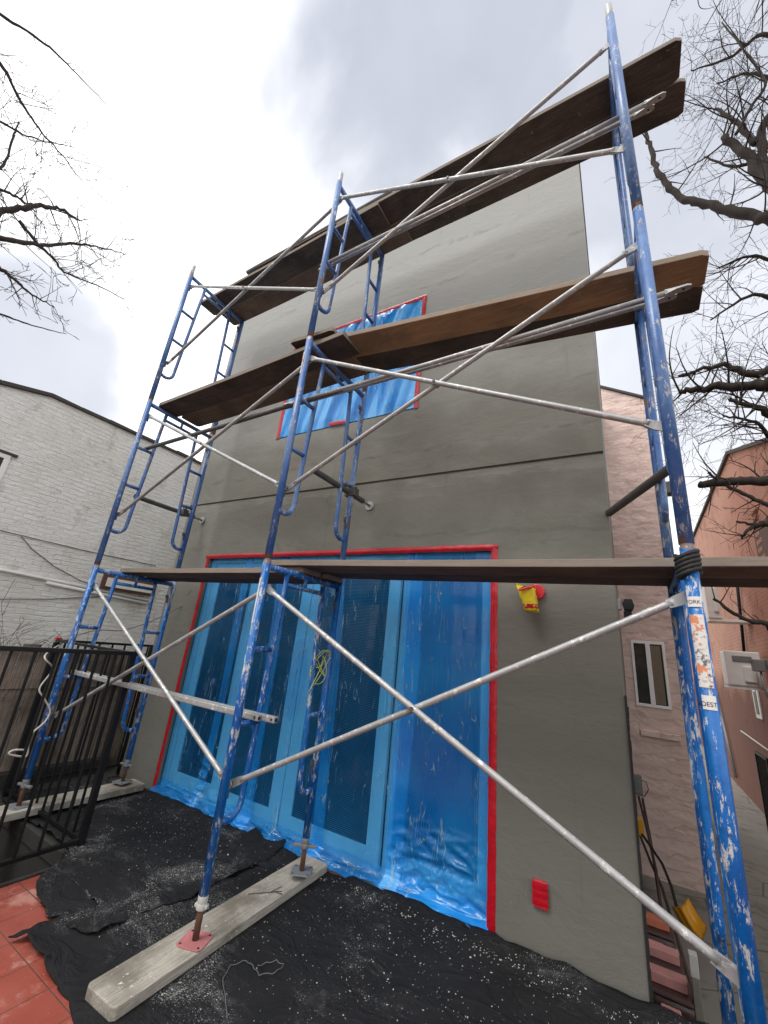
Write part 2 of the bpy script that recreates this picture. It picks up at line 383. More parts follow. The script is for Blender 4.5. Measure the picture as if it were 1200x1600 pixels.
def f(n, bs, m):
    out = n.n['Material Output']
    v = n.coord(rnd=False)
    nt = n.new('ShaderNodeTexNoise'); n.l.new(v, nt.inputs[0]); nt.inputs['Scale'].default_value = 1.6; nt.inputs['Detail'].default_value = 3
    def crease_glint(rot, sc, wob, width, mscale, lo, seed):
        w_ = n.new('ShaderNodeVectorMath', operation='MULTIPLY_ADD')
        n.l.new(nt.outputs[1], w_.inputs[0]); w_.inputs[1].default_value = (wob,) * 3; n.l.new(n.coord(sc, rot=(0, rot, 0), rnd=False), w_.inputs[2])
        e = n.math('ABSOLUTE', n.math('SUBTRACT', n.noise(w_.outputs[0], 1.0, 1.5, .6), .5))
        mk = n.ramp(n.noise(n.coord((1, 1, .8), rot=(seed, 0, seed), rnd=False), mscale, 5, .68), lo, lo + .05)
        return n.math('MULTIPLY', n.ramp(e, 0, width, 1, 0), mk)
    c1 = crease_glint(.42, (20, 1, 1.0), 1.3, .014, 3.2, .52, 0)
    c2 = crease_glint(-.12, (24, 1, .8), 1.0, .014, 2.6, .53, 2)
    c3 = crease_glint(1.0, (15, 1, 1.6), 2.2, .014, 3.6, .55, 4)
    cr = n.math('MAXIMUM', c1, n.math('MAXIMUM', c2, c3))
    at = n.new('ShaderNodeAttribute'); at.attribute_name = 'bunch'
    bu = at.outputs['Fac']
    h = n.math('ADD', n.math('MULTIPLY', cr, .9), n.math('MULTIPLY', n.noise(n.coord((2.2, 1, .35), rnd=False), 5, 4, .5, .6), .7))
    bump = n.bump(h, .6, .010)
    dens = n.math('ADD', n.math('ADD', .07, n.math('MULTIPLY', n.noise(v, 3, 5, .6), .12)), n.math('MULTIPLY', bu, .8), clamp=True)
    tr = n.new('ShaderNodeBsdfTransparent'); tr.inputs[0].default_value = (.38, .765, 1.0, 1)
    col = n.mix(n.ramp(n.noise(v, 2.0, 4), .3, .7), (.0, .23, .80), (.02, .38, 1.0))
    col = n.mix(n.ramp(bu, .72, .98), col, (.13, .50, 1.0))
    setp(n, bs, n.mix(cr, col, (.35, .62, .85)), .22, 0, bump, .5)  # crease lines whitened in the colour to imitate thin highlights
    glo = n.new('ShaderNodeBsdfGlossy', {'Roughness': .07}); n.l.new(bump, glo.inputs['Normal'])
    lw = n.new('ShaderNodeFresnel', {'IOR': 1.4}); n.l.new(bump, lw.inputs['Normal'])
    dens2 = n.math('MAXIMUM', dens, n.math('MULTIPLY', cr, .6))
    a = n.new('ShaderNodeMixShader'); n.l.new(dens2, a.inputs[0]); n.l.new(tr.outputs[0], a.inputs[1]); n.l.new(bs.outputs[0], a.inputs[2])
    b = n.new('ShaderNodeMixShader'); n.l.new(n.math('MULTIPLY', lw.outputs[0], .5), b.inputs[0]); n.l.new(a.outputs[0], b.inputs[1]); n.l.new(glo.outputs[0], b.inputs[2])
    n.l.new(b.outputs[0], out.inputs[0])
mat('blue_film', f)
def plain(col, rough=.5, metal=0, var=.25, bscale=40, bstr=.15, spec=.5):
    def fn(n, bs, m):
        v = n.coord()
        c = n.mix(n.noise(v, 8, 6, .6), tuple(x * (1 - var) for x in col), tuple(min(1, x * (1 + var)) for x in col))
        setp(n, bs, c, rough, metal, n.bump(n.noise(v, bscale, 5), bstr, .004), spec)
    return fn
mat('red_tape', plain((.46, .007, .018), .26, 0, .45, 34, 1.0))
mat('white_frame', plain((.90, .90, .895), .4, 0, .06))
mat('yellow_plastic', plain((.72, .55, .02), .28, 0, .2, 30, .8))
mat('red_plastic', plain((.55, .02, .03), .3, 0, .2, 30, .8))
mat('orange_plastic', plain((.62, .27, .012), .4, 0, .25, 20, .3))
mat('black_metal', plain((.006, .006, .0065), .45, 0, .4, 60, .3, .35))
mat('black_rubber', plain((.012, .012, .012), .7))
mat('brown_plastic', plain((.050, .024, .020), .45, 0, .35))
mat('pink_brick', plain((.52, .24, .22), .85, 0, .3, 60, .6))
mat('terracotta', plain((.50, .15, .08), .85, 0, .3, 60, .6))
mat('grey_metal', plain((.22, .225, .23), .5, .3, .2))
mat('white_plastic', plain((.80, .79, .76), .45, 0, .12))
mat('off_white_cable', plain((.50, .48, .43), .55, 0, .2))
mat('grey_cable', plain((.13, .13, .135), .6))
mat('rusty_steel', plain((.13, .065, .040), .75, .3, .5, 60, .5))
mat('red_plate', plain((.40, .14, .14), .75, 0, .6, 40, .8))
mat('coping', plain((.06, .05, .045), .8))
mat('chip', plain((.46, .45, .42), .9, 0, .35))
mat('string_yellow', plain((.62, .66, .06), .6))
mat('tool_handle', plain((.07, .045, .035), .6))
mat('brown_panel', plain((.12, .055, .035), .7))
mat('grey_wood', plain((.20, .18, .15), .85, 0, .4, 50, .6))
mat('curtain', plain((.20, .16, .12), .9))
mat('orange_ink', plain((.75, .24, .10), .7, 0, .3))
def f(n, bs, m):
    v = n.coord(rnd=False)
    c = n.mix(n.noise(v, 2.2, 5), (.010, .018, .016), (.055, .065, .055))
    setp(n, bs, c, .06, 0, None, .6)
mat('dark_glass', f)
def f(n, bs, m):
    v = n.coord(rnd=False)
    wv = n.new('ShaderNodeTexWave', {'Scale': 26.0, 'Distortion': .4, 'Detail': 1}, wave_type='BANDS', bands_direction='Z'); n.l.new(v, wv.inputs[0])
    c = n.mix(wv.outputs[1], (.012, .014, .013), (.15, .16, .145))
    c = n.mix(n.ramp(n.noise(v, 1.6, 4), .4, .6, 0, .5), c, (.03, .034, .03))
    setp(n, bs, c, .55, 0, None, .3)
mat('insect_screen', f)
def f(n, bs, m):
    v = n.coord(rnd=False)
    c = n.mix(n.noise(v, 14, 6, .7), (.022, .018, .016), (.075, .062, .054))
    setp(n, bs, c, .9, 0, n.bump(n.noise(n.coord((1, 1, .4), rnd=False), 40, 6, .7), .8, .01), .2)
mat('bark', f)
def f(n, bs, m):
    v = n.coord()
    c = n.mix(n.ramp(n.noise(v, 70, 5, .7), .5, .62), (.68, .67, .63), (.10, .10, .11))
    c = n.mix(n.ramp(n.noise(v, 14, 4), .54, .60), c, (.70, .69, .66))
    c = n.mix(n.ramp(n.noise(v, 22, 4, .6), .56, .60), c, (.68, .25, .12))
    setp(n, bs, c, .6)
mat('sticker', f)
mat('paper', plain((.70, .69, .66), .7, 0, .15))

# ------------------------------------------------------------------ dimensions
W = .762; XL = -2.1476; XR = 2.1269; H = 1.7264; GZ = -.2; AZ = -1.3

# ================================================================== SETTING
def struct(mb, name, m, **k):
    o = mb.build(name, m, **k); o['kind'] = 'structure'; return o
mb = MB()
for (a, b, c, d) in ((-300, -300, -2.9, 300), (-1.2, -300, 300, 300), (-2.9, -300, -1.2, -4.9), (-2.9, .05, -1.2, 300)):
    mb.add([(a, b, AZ - .04), (c, b, AZ - .04), (c, d, AZ - .04), (a, d, AZ - .04)], [(0, 1, 2, 3)])
# the ground has the stair pit cut out of nothing: pit floor lies above it
struct(mb, 'ground', 'earth', origin=(0, 0, AZ - .04))
mb = MB(); mb.box((1.75, 1.13, AZ - .2), (4.3, 26, AZ)); struct(mb, 'alley_pavement', 'concrete')
# patio slab with the stair pit left open
HX0, HX1, HY1 = -2.86, -1.22, .02
mb = MB()
mb.box((HX1, -5, AZ - .1), (4.0, 1.1, GZ - .012))
mb.box((-4.9, HY1, AZ - .1), (HX1 - .0005, 1.6, GZ - .012))
struct(mb, 'patio_slab', 'concrete_shaded')
mb = MB(); mb.box((HX1 + .012, -4.9, GZ - .010), (3.95, 1.06, GZ)); struct(mb, 'patio_tiles', 'red_tile')
mb = MB()
for i in range(12): mb.box((HX0, -1.3 - .26 * (i + 1), -2.9), (HX1 - .01, -1.3 - .26 * i, -2.7 + .19 * (i + 1)))
mb.box((HX0 - .1, -1.3, -2.9), (HX1 - .01, HY1 - .01, -2.7)); mb.box((HX0 - .1, HY1, -2.9), (HX1, HY1 + .1, AZ - .1)); mb.box((HX1 - .009, -4.9, -2.9), (HX1 + .1, HY1 - .001, AZ - .1)); mb.box((HX0 - .2, -4.9, -2.9), (HX0 - .101, HY1 + .1, AZ + .1))
struct(mb, 'cellar_steps', 'concrete_shaded')
mb = MB(); mb.box((HX1 - .012, -4.9, GZ - .10), (HX1 + .010, HY1, GZ + .014)); mb.box((HX0, HY1 - .012, GZ - .09), (HX1 - .013, HY1 + .01, GZ + .004))
struct(mb, 'pit_kerb', 'concrete_shaded', bevel=.003)

# ================================================================== HOUSE (front face is local y = 0)
ROT = math.atan(.02)
house = thing('house', (0, 1.08, GZ), 'grey stuccoed two storey house under renovation behind the scaffold', 'house', rz=ROT)
def hz(z): return z - GZ     # house-local height
WX0, WX1, DX0, DX1, DZ1 = -2.665, 1.856, -2.08, 1.11, 2.04
NX0, NX1, NZ0, NZ1 = -1.36, .37, 3.39, 4.73
TOP = 5.98
mb = MB()
xs = [WX0, DX0, NX0, NX1, DX1, WX1]; zs = [-1.25, -.19, DZ1, 2.682, 2.706, NZ0, NZ1, TOP]
def hole(xm, zm): return (DX0 < xm < DX1 and -.19 < zm < DZ1) or (NX0 < xm < NX1 and NZ0 < zm < NZ1)
for i in range(5):
    for j in range(7):
        xa, xb, za, zb = xs[i], xs[i + 1], zs[j], zs[j + 1]
        if hole((xa + xb) / 2, (za + zb) / 2): continue
        d = .022 if j == 3 else 0
        mb.add([(xa, d, hz(za)), (xb, d, hz(za)), (xb, d, hz(zb)), (xa, d, hz(zb))], [(0, 1, 2, 3)])
for z in (2.682, 2.706): mb.add([(WX0, 0, hz(z)), (WX1, 0, hz(z)), (WX1, .022, hz(z)), (WX0, .022, hz(z))], [(0, 1, 2, 3)])
for (a, b, c, d) in ((DX0, DX1, -.19, DZ1), (NX0, NX1, NZ0, NZ1)):
    D_ = .2
    mb.add([(a, 0, hz(c)), (a, D_, hz(c)), (a, D_, hz(d)), (a, 0, hz(d))], [(0, 1, 2, 3)])
    mb.add([(b, 0, hz(c)), (b, D_, hz(c)), (b, D_, hz(d)), (b, 0, hz(d))], [(0, 1, 2, 3)])
    mb.add([(a, 0, hz(d)), (b, 0, hz(d)), (b, D_, hz(d)), (a, D_, hz(d))], [(0, 1, 2, 3)])
    mb.add([(a, 0, hz(c)), (b, 0, hz(c)), (b, D_, hz(c)), (a, D_, hz(c))], [(0, 1, 2, 3)])
    mb.add([(a, D_, hz(c)), (b, D_, hz(c)), (b, D_, hz(d)), (a, D_, hz(d))], [(0, 1, 2, 3)])
mb.add([(WX0, 0, hz(-1.25)), (WX0, 9, hz(-1.25)), (WX0, 9, hz(TOP)), (WX0, 0, hz(TOP))], [(0, 1, 2, 3)])
mb.add([(WX1, 0, hz(-1.25)), (WX1, 9, hz(-1.25)), (WX1, 9, hz(TOP)), (WX1, 0, hz(TOP))], [(0, 1, 2, 3)])
mb.add([(WX0, 9, hz(-1.25)), (WX1, 9, hz(-1.25)), (WX1, 9, hz(TOP)), (WX0, 9, hz(TOP))], [(0, 1, 2, 3)])
mb.add([(WX0, 0, hz(TOP)), (WX1, 0, hz(TOP)), (WX1, 9, hz(TOP)), (WX0, 9, hz(TOP))], [(0, 1, 2, 3)])
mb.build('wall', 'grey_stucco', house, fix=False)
mb = MB(); mb.box((WX0 - .01, -.012, hz(TOP) + .002), (WX1 + .01, 9.01, hz(TOP) + .05)); mb.build('parapet_cap', 'grey_metal', house, bevel=.004)
# glass door in the opening: outer frame, three leaves and a fixed panel
door = MB().box((DX0 + .003, .060, hz(-.187)), (DX0 + .055, .16, hz(DZ1) - .003)).box((DX1 - .05, .060, hz(-.187)), (DX1 - .003, .16, hz(DZ1) - .003)) \
    .box((DX0 + .055, .060, hz(DZ1) - .058), (DX1 - .05, .16, hz(DZ1) - .003)).box((DX0 + .055, .105, hz(-.187)), (DX1 - .05, .16, hz(-.15))).build('door_frame', 'white_frame', house, bevel=.004)
leaves = [(-2.02, -1.306, .088, 'dark_glass', .10, .12), (-1.30, -.585, .066, 'insect_screen', .10, .115), (-.575, .33, .066, 'insect_screen', .115, .105), (.336, 1.055, .11, 'dark_glass', .06, .06)]
for (a, b, d, gm, sl_, sr_) in leaves:
    zb, zt = hz(-.148), hz(DZ1) - .06; t = .036
    lf = MB().box((a, d, zb), (a + sl_, d + t, zt)).box((b - sr_, d, zb), (b, d + t, zt)).box((a + sl_, d, zb), (b - sr_, d + t, zb + .115)).box((a + sl_, d, zt - .075), (b - sr_, d + t, zt)) \
        .build('door_leaf', 'white_frame', house, bevel=.003)
    MB().box((a + sl_ - .004, d + .014, zb + .11), (b - sr_ + .004, d + .022, zt - .07)).build('pane', gm, lf)
    if gm == 'insect_screen':
        MB().box((b - .055, d - .022, zb + .95), (b - .03, d - .001, zb + 1.17)).build('handle', 'white_frame', lf, bevel=.006)
MB().box((DX0 - .01, -.03, hz(-.205)), (DX1 + .01, .1, hz(-.189))).build('door_sill', 'grey_metal', house, bevel=.003)
wf = MB().box((NX0 + .003, .07, hz(NZ0) + .003), (NX0 + .06, .12, hz(NZ1) - .003)).box((NX1 - .06, .07, hz(NZ0) + .003), (NX1 - .003, .12, hz(NZ1) - .003)).box((NX0 + .06, .07, hz(NZ0) + .003), (NX1 - .06, .12, hz(NZ0) + .06)) \
    .box((NX0 + .06, .07, hz(NZ1) - .06), (NX1 - .06, .12, hz(NZ1) - .003)).box((-.52, .07, hz(NZ0) + .06), (-.46, .12, hz(NZ1) - .06)).build('window', 'white_frame', house, bevel=.003)
MB().box((NX0 + .05, .09, hz(NZ0) + .05), (NX1 - .05, .1, hz(NZ1) - .05)).build('pane', 'dark_glass', wf)
# black drainage membrane showing along the right corner
mb = MB()
for i in range(24):
    z0 = hz(-.25 + i * .058); mb.box((WX1 + .002, -.006 - .003 * random.random(), z0), (WX1 + .014 + .006 * random.random(), .05 + .012 * random.random(), z0 + .0575))
mb.build('corner_membrane', 'black_rubber', house)
mb = MB(); mb.path([(-2.29, -.004, hz(1.66)), (-2.29, .01, hz(1.66))], .045, 18); mb.build('vent_cap', 'grey_stucco', house)

def world_of_house(p): return Matrix.Rotation(ROT, 3, 'Z') @ Vector(p) + Vector((0, 1.08, GZ))
# ---- plastic film over door
def film_sheet(nx, nz, fn, name, parent, bunch):
    vs = []; fs = []; bv = []
    for j in range(nz + 1):
        for i in range(nx + 1):
            vs.append(fn(i / nx, j / nz)); bv.append(bunch(i / nx, j / nz))
    for j in range(nz):
        for i in range(nx):
            a = j * (nx + 1) + i; fs.append((a, a + 1, a + nx + 2, a + nx + 1))
    m = MB(); m.add(vs, fs, True); o = m.build(name, 'blue_film', parent, fix=False)
    at = o.data.attributes.new('bunch', 'FLOAT', 'POINT'); at.data.foreach_set('value', bv); return o
sheet = thing('plastic_sheet', (0, 1.08, GZ), 'large blue masking film taped over the glass doors at ground level', 'plastic sheet', 'blue masking film taped over openings', rz=ROT)
def door_film(u, v):
    x = DX0 + .012 + u * (DX1 - DX0 - .024)
    if v < .07:
        k = v / .07                    # loose hem lying on the fabric
        z = GZ + .014 + .05 * k ** 2 + .012 * fb((x * 9, k * 3, 1))
        y = -.070 * (1 - k) + .02 + .03 * fb((x * 5, k * 2, 4)) - .02 * (1 - k) * fb((x * 22, 3, k * 4))
        if x > .2: z += .02 * (1 - k)
    else:
        k = (v - .07) / .93
        z = GZ + .064 + k * (DZ1 - GZ - .076)
        sag = .006 * fb((x * 1.7, z * .5, 2)) + .003 * fb((x * 7, z * .9, 7))
        low = max(0, 1 - (z - GZ) / .42)
        zone = max(0, 1 - abs(x - .80) / .38) ** .5 + .7 * max(0, 1 - abs(x + 1.45) / .42) + .15
        a_ = 1 - abs(fb((x * 6 - z * 9, z * 13 + x * 5, 5))) * 2.6; b2 = 1 - abs(fb((x * 16 + z * 22, z * 30 - x * 11, 9))) * 2.4
        sag -= low ** .7 * zone * (.050 * a_ + .020 * b2) * .7
        if x > .40: sag += .035 * math.sin(min(1, (x - .40) / .66) * PI)
        edge = min(1, min(u, 1 - u) * 24) * min(1, (1 - k) * 18)
        y = .040 + sag * (.2 + .8 * edge)
    return (x, y, hz(z))
def bunch_d(u, v):
    x = DX0 + u * (DX1 - DX0); z = GZ + v * (DZ1 - GZ); b = 0
    if v < .085: b += .30
    for c, wd, a, sl in ((-1.47, .055, .42, .02), (-.93, .075, .45, -.03), (-.21, .055, .42, -.06), (.47, .07, .30, .0)):
        c2 = c + sl * (z - 1) + .015 * math.sin(z * 3 + c * 9)
        b += a * min(1, max(0, (1 - abs(x - c2) / wd) * 6))
    if x > .405: b += .38
    if (x + .60) ** 2 / .012 + (z - 1.0) ** 2 / .10 < 1: b += .18
    low = max(0, 1 - (z - GZ) / .3); b += low * .25 * max(0, fb((x * 9, z * 16, 3)) + .3)
    return min(1, b)
film_sheet(330, 240, door_film, 'film', sheet, bunch_d)
def tape_run(p0, p1, wid, nrm, parent, m='red_tape', seed=0, thick=.006, name='tape'):
    p0, p1, nrm = Vector(p0), Vector(p1), Vector(nrm).normalized(); t = (p1 - p0); L = t.length; t.normalize(); s = t.cross(nrm).normalized()
    n = max(4, int(L / .03)); vs = []; fs = []
    for i in range(n + 1):
        c = p0 + t * L * i / n; a = wid / 2 * (1 + .22 * fb((i * .4, seed, 0)) + .10 * fb((i * 1.3, seed, 2))); b = wid / 2 * (1 + .22 * fb((i * .4, seed, 9)) + .10 * fb((i * 1.3, seed, 6)))
        for k, (q, hgt) in enumerate(((-a, 0), (-a * .5, thick * (.6 + .5 * fb((i * .9, seed, 3)))), (0, thick * (1 + .8 * fb((i * .7, seed, 5)))), (b * .5, thick * (.6 + .6 * fb((i * .8, seed, 8)))), (b, 0))):
            vs.append(c + s * q + nrm * (hgt + .0015))
    for i in range(n):
        for k in range(4): a = i * 5 + k; fs.append((a, a + 1, a + 6, a + 5))
    m_ = MB(); m_.add(vs, fs, True); return m_.build(name, m, parent, fix=False)
fo = (0, -1, 0)
tape_run((DX0 - .004, .004, hz(-.17)), (DX0 - .004, .004, hz(DZ1)), .046, fo, sheet, seed=1, thick=.010)
tape_run((DX1 + .002, -.001, hz(-.21)), (DX1 + .002, -.001, hz(DZ1 + .015)), .050, fo, sheet, seed=2, thick=.010)
tape_run((DX0 - .03, -.001, hz(DZ1 + .002)), (DX1 + .025, -.001, hz(DZ1 + .002)), .048, fo, sheet, seed=3, thick=.010)
# ---- film over window
ws = thing('plastic_sheet', (0, 1.08, hz(NZ0) + GZ), 'blue masking film wrinkled over the upper floor window behind the middle platform', 'plastic sheet', 'blue masking film taped over openings', rz=ROT)
ZO = hz(NZ0)
def win_film(u, v):
    x = NX0 + .01 + u * (NX1 - NX0 - .02); z = v * (NZ1 - NZ0)
    s = .030 * fb((x * 9 - z * 2.5, z * 1.1, 2)) + .018 * fb((x * 20 - z * 5, z * 2, 7)) + .008 * fb((x * 42, z * 5, 3))
    edge = min(1, min(u, 1 - u) * 14) * min(1, min(v, 1 - v) * 14)
    return (x, -.004 - .012 * edge + .8 * s * edge, z + .012)
film_sheet(150, 110, win_film, 'film', ws, lambda u, v: max(.3, min(1, .86 + .55 * fb((u * 16 - v * 3, v * 1.6, 1)))))
tape_run((NX0, -.006, 0), (NX0, -.006, NZ1 - NZ0), .055, fo, ws, seed=5)
tape_run((NX1, -.006, .0), (NX1, -.006, NZ1 - NZ0), .045, fo, ws, seed=6)
tape_run((NX0 - .02, -.006, NZ1 - NZ0), (NX1 + .02, -.006, NZ1 - NZ0), .05, fo, ws, seed=7)
tape_run((-.62, -.02, .03), (-.42, -.02, .02), .045, fo, ws, seed=8)

# ---- small things on the wall
def on_wall(px, py, d=0.0):
    a = 1.08 + d; b = .02; dr = ray(px, py); t = (a + b * CC.x - CC.y) / (dr.y - b * dr.x); return CC + dr * t
lp = on_wall(826, 935, -.09)
lamp = thing('wall_light', lp, 'wall light wrapped in yellow bag and red tape beside the door', 'light')
mb = MB(); mb.path([(.038, .088, .055), (.038, .060, .055)], .052, 20); mb.build('base', 'red_plastic', lamp, bevel=.006)
def quadbag(name, z0, z1, w0, w1, d0, d1, m, x0=0, x1=0, j=.006):
    vs = []; nn = 9; R = 24
    for i in range(nn):
        t = i / (nn - 1); z = z0 + (z1 - z0) * t; wx = w0 + (w1 - w0) * t; wy = d0 + (d1 - d0) * t; cx = x0 + (x1 - x0) * t
        for k in range(R):
            a = 2 * PI * k / R + PI / 4; c, s_ = math.cos(a), math.sin(a); q = 1 / max(abs(c), abs(s_)) ** .75
            vs.append((cx + c * q * wx * .72 + j * fb((k * .9, i * .7, 1)), s_ * q * wy * .72 + j * fb((k * .8, i * .8, 5)), z))
    fs = [(i * R + k, i * R + (k + 1) % R, (i + 1) * R + (k + 1) % R, (i + 1) * R + k) for i in range(nn - 1) for k in range(R)] + [tuple(range(R))[::-1], tuple((nn - 1) * R + k for k in range(R))]
    m_ = MB(); m_.add(vs, fs, True); return m_.build(name, m, lamp)
quadbag('bag', -.085, .065, .054, .076, .040, .058, 'yellow_plastic', .02, -.016, .011)
quadbag('tape_band', -.066, -.038, .0585, .062, .0435, .047, 'red_tape', .017, .011, .004)
mb = MB(); mb.add([(-.065, -.03, .055), (-.02, -.05, .07), (.035, -.04, .075), (.05, .03, .08), (-.03, .04, .072), (-.085, .0, .088), (-.078, -.02, .10)], [(0, 1, 6), (1, 2, 4), (2, 3, 4), (1, 4, 5), (1, 5, 6)], True)
mb.build('bag_flap', 'yellow_plastic', lamp, fix=False)
tape_run((-.05, -.052, .045), (.045, -.05, .073), .02, (0, -1, .3), lamp, seed=11)
ol = on_wall(845, 1396)
outlet = thing('outlet_cover', ol, 'electrical outlet covered with red tape low on the right of the wall', 'outlet', rz=ROT)
MB().box((-.037, -.020, -.062), (.037, -.003, .062)).build('box', 'red_plastic', outlet, bevel=.006)
for i, z in enumerate((-.032, .0, .034)): tape_run((-.041, -.020, z), (.041, -.020, z + .004), .034, fo, outlet, seed=20 + i, thick=.0015)
fl = on_wall(968, 948)
flood = thing('floodlight', (1.86, 1.12, 1.655), 'small dark floodlight on the right corner of the house', 'light')
MB().box((.004, .0, -.03), (.024, .05, .035)).build('bracket', 'grey_metal', flood, bevel=.003)
MB().prism([(-.022, -.03), (.022, -.034), (.034, .0), (.024, .034), (-.012, .036), (-.03, .008)], .0, .06, 'y').build('head', 'black_metal', flood, bevel=.004).location = (.058, -.01, .0)
MB().box((.032, .0, -.085), (.075, .045, -.036)).build('sensor', 'black_metal', flood, bevel=.004)

# ================================================================== SCAFFOLD
FR = .0242
def make_frame(mname, prefix):
    t = thing('scaffold_section', (0, 0, 0), 'x', 'scaffold frame', 'blue welded scaffold frames')
    for y in (0, W):
        MB().path([(0, y, .0), (0, y, H - .012)], FR, 14).build('leg', mname, t)
        MB().path([(0, y, H - .06), (0, y, H + .11)], FR * .84, 12).build('coupling_pin', 'galvanised', t)
    zh = H - .047
    MB().path([(0, FR * .8, zh), (0, W - FR * .8, zh)], .021, 12).build('header', mname, t)
    zl = H - .130
    MB().path([(0, .195, zl), (0, W - .195, zl)], .015, 10).build('lower_header', mname, t)
    MB().path([(0, W / 2, zl), (0, W / 2, zh)], .013, 8).build('spacer', mname, t)
    for sgn, y0 in ((1, 0), (-1, W)):
        pts = [(0, y0 + sgn * .195, zh)]; zj = H - 1.3987
        yb = .140
        for k in range(1, 6): pts.append((0, y0 + sgn * (.195 - (.195 - yb) * k / 6), zh - (zh - zj - .1) * k / 6))
        for k in range(0, 8):
            a = PI / 2 * k / 7
            pts.append((0, y0 + sgn * (yb - .085 + .085 * math.cos(a)), zj + .085 - .085 * math.sin(a) - .006))
        pts.append((0, y0 + sgn * FR * .7, zj + .004))
        MB().path(pts, .0165, 12).build('ladder_post', mname, t)
        for z in (H - .536, H - .9384):
            MB().path([(0, y0 + sgn * FR * .8, z), (0, y0 + sgn * .16, z)], .0155, 10).build('rung', mname, t)
        for z in (H - .1734, H - 1.2314):
            st = MB(); st.path([(-.0 , y0 + sgn * .0, z), (0, y0 - sgn * .0 + .045 * (1 if sgn > 0 else -1), z)], .008, 8)
            st.box((-.006, y0 + sgn * .030, z - .022), (.006, y0 + sgn * .052, z + .014)).box((-.005, y0 + sgn * .0265, z - .065), (.005, y0 + sgn * .037, z - .012))
            st.build('brace_lock', 'dark_steel', t)
    return t
tiern = ['ground', 'middle', 'top']; bayn = {XL: 'left', 0: 'centre', XR: 'right'}
lower = make_frame('blue_paint_lower', 'l'); upper = make_frame('blue_paint_upper', 'u')
used = set()
for k in range(3):
    for x in (XL, 0.0, XR):
        src = lower if k == 0 else upper
        lab = {0: 'paint splattered blue scaffold frame standing on jacks at the %s of the scaffold, ground level', 1: 'blue scaffold frame between the lower and middle platforms, %s row of legs', 2: 'uppermost blue scaffold frame carrying the top platform, %s row of legs'}[k] % bayn[x]
        if src.name not in used:
            used.add(src.name); src.location = (x, 0, k * H); src['label'] = lab; o = src
        else: o = copy_tree(src, (x, 0, k * H), lab)
        # worn stickers wrapped round two legs
        def wrap(z0, z1, a0, a1, m, y=0, rr=FR + .0012):
            n = 12; vs = []; nzv = 10
            for j in range(nzv + 1):
                for i in range(n + 1):
                    a = a0 + (a1 - a0) * i / n; z = z0 + (z1 - z0) * j / nzv
                    vs.append((math.cos(a) * rr, y + math.sin(a) * rr, z))
            q = MB(); q.add(vs, [(j * (n + 1) + i, j * (n + 1) + i + 1, (j + 1) * (n + 1) + i + 1, (j + 1) * (n + 1) + i) for j in range(nzv) for i in range(n)], True)
            return q.build('sticker', m, o, fix=False)
        if k == 0 and x == XR:
            wrap(1.245, 1.475, -2.6, -.9, 'sticker'); wrap(1.50, 1.535, -2.6, -.9, 'paper', rr=FR + .0015); wrap(1.18, 1.222, -2.5, -.9, 'paper')
            for (z, s_, txt) in ((1.511, .013, 'YORK'), (1.19, .014, 'BOEST')):
                cu = bpy.data.curves.new('lettering', 'FONT'); cu.body = txt; cu.size = s_ * 1.35; cu.align_x = 'CENTER'
                to = bpy.data.objects.new('tmp', cu); COL.objects.link(to); bpy.context.view_layer.update()
                me = bpy.data.meshes.new_from_object(to.evaluated_get(bpy.context.evaluated_depsgraph_get())); bpy.data.objects.remove(to)
                for v_ in me.vertices:
                    a = -1.95 + v_.co.x / (FR + .002); v_.co = Vector((math.cos(a) * (FR + .0022), math.sin(a) * (FR + .0022), z + v_.co.y))
                me.materials.append(MATS['black_rubber']); lo_ = bpy.data.objects.new('lettering', me); COL.objects.link(lo_); lo_.parent = o
        if x == 0.0 and k < 2:
            wrap(1.33 if k == 0 else 1.38, 1.60 if k == 0 else 1.58, -2.9, -1.5, 'paper' if k == 0 else 'sticker')

# ---- base jacks
def make_jack(plate):
    t = thing('base_jack', (0, 0, 0), 'x', 'screw jack', 'screw jacks under the scaffold legs')
    MB().path([(0, 0, -.145), (0, 0, .03)], .0155, 12).build('threaded_stem', 'rusty_steel', t)
    m = MB(); m.path([(0, 0, -.028), (0, 0, .002)], .026, 8); ww = .034 if plate == 'red_plate' else .075; m.box((-ww, -.011, -.022), (ww, .011, -.006)); m.path([(0, 0, .0), (0, 0, .03)], .0255, 10)
    m.build('wing_nut', 'grey_metal' if plate != 'red_plate' else 'chip', t, bevel=.003)
    r = .066; c = .016
    pl = [(-r, -r + c), (-r + c, -r), (r - c, -r), (r, -r + c), (r, r - c), (r - c, r), (-r + c, r), (-r, r - c)]
    m = MB(); m.prism(pl, -.151, -.145); m.build('base_plate', plate, t, bevel=.002)
    m = MB()
    for sx in (-1, 1):
        for sy in (-1, 1): m.path([(sx * .048, sy * .048, -.1455), (sx * .048, sy * .048, -.1438)], .006, 8)
    m.build('nail_holes', 'black_rubber', t)
    return t
j1 = make_jack('red_plate'); j2 = make_jack('grey_metal')
j1['label'] = 'rusty screw jack with pinkish red plate on the near end of the centre board'
first = True
for x, y, lab, dz in ((0, W, 'screw jack with grey plate at the far end of the centre board by the doors', .03), (XL, W, 'screw jack with grey plate in front of the wall at the left end', .05), (XL, 0, 'screw jack behind the railing on the left board', .03), (XR, 0, 'front screw jack at the right end of the scaffold', 0), (XR, W, 'rear screw jack at the right end of the scaffold', 0)):
    if first: j2.location = (x, y, dz); j2['label'] = lab; first = False; o = j2
    else: o = copy_tree(j2, (x, y, dz), lab)
    if y == W and x == 0: o.rotation_euler = (0, 0, .5)
    if x == XL: o.rotation_euler = (0, 0, .2)
j1.rotation_euler = (0, 0, .35)

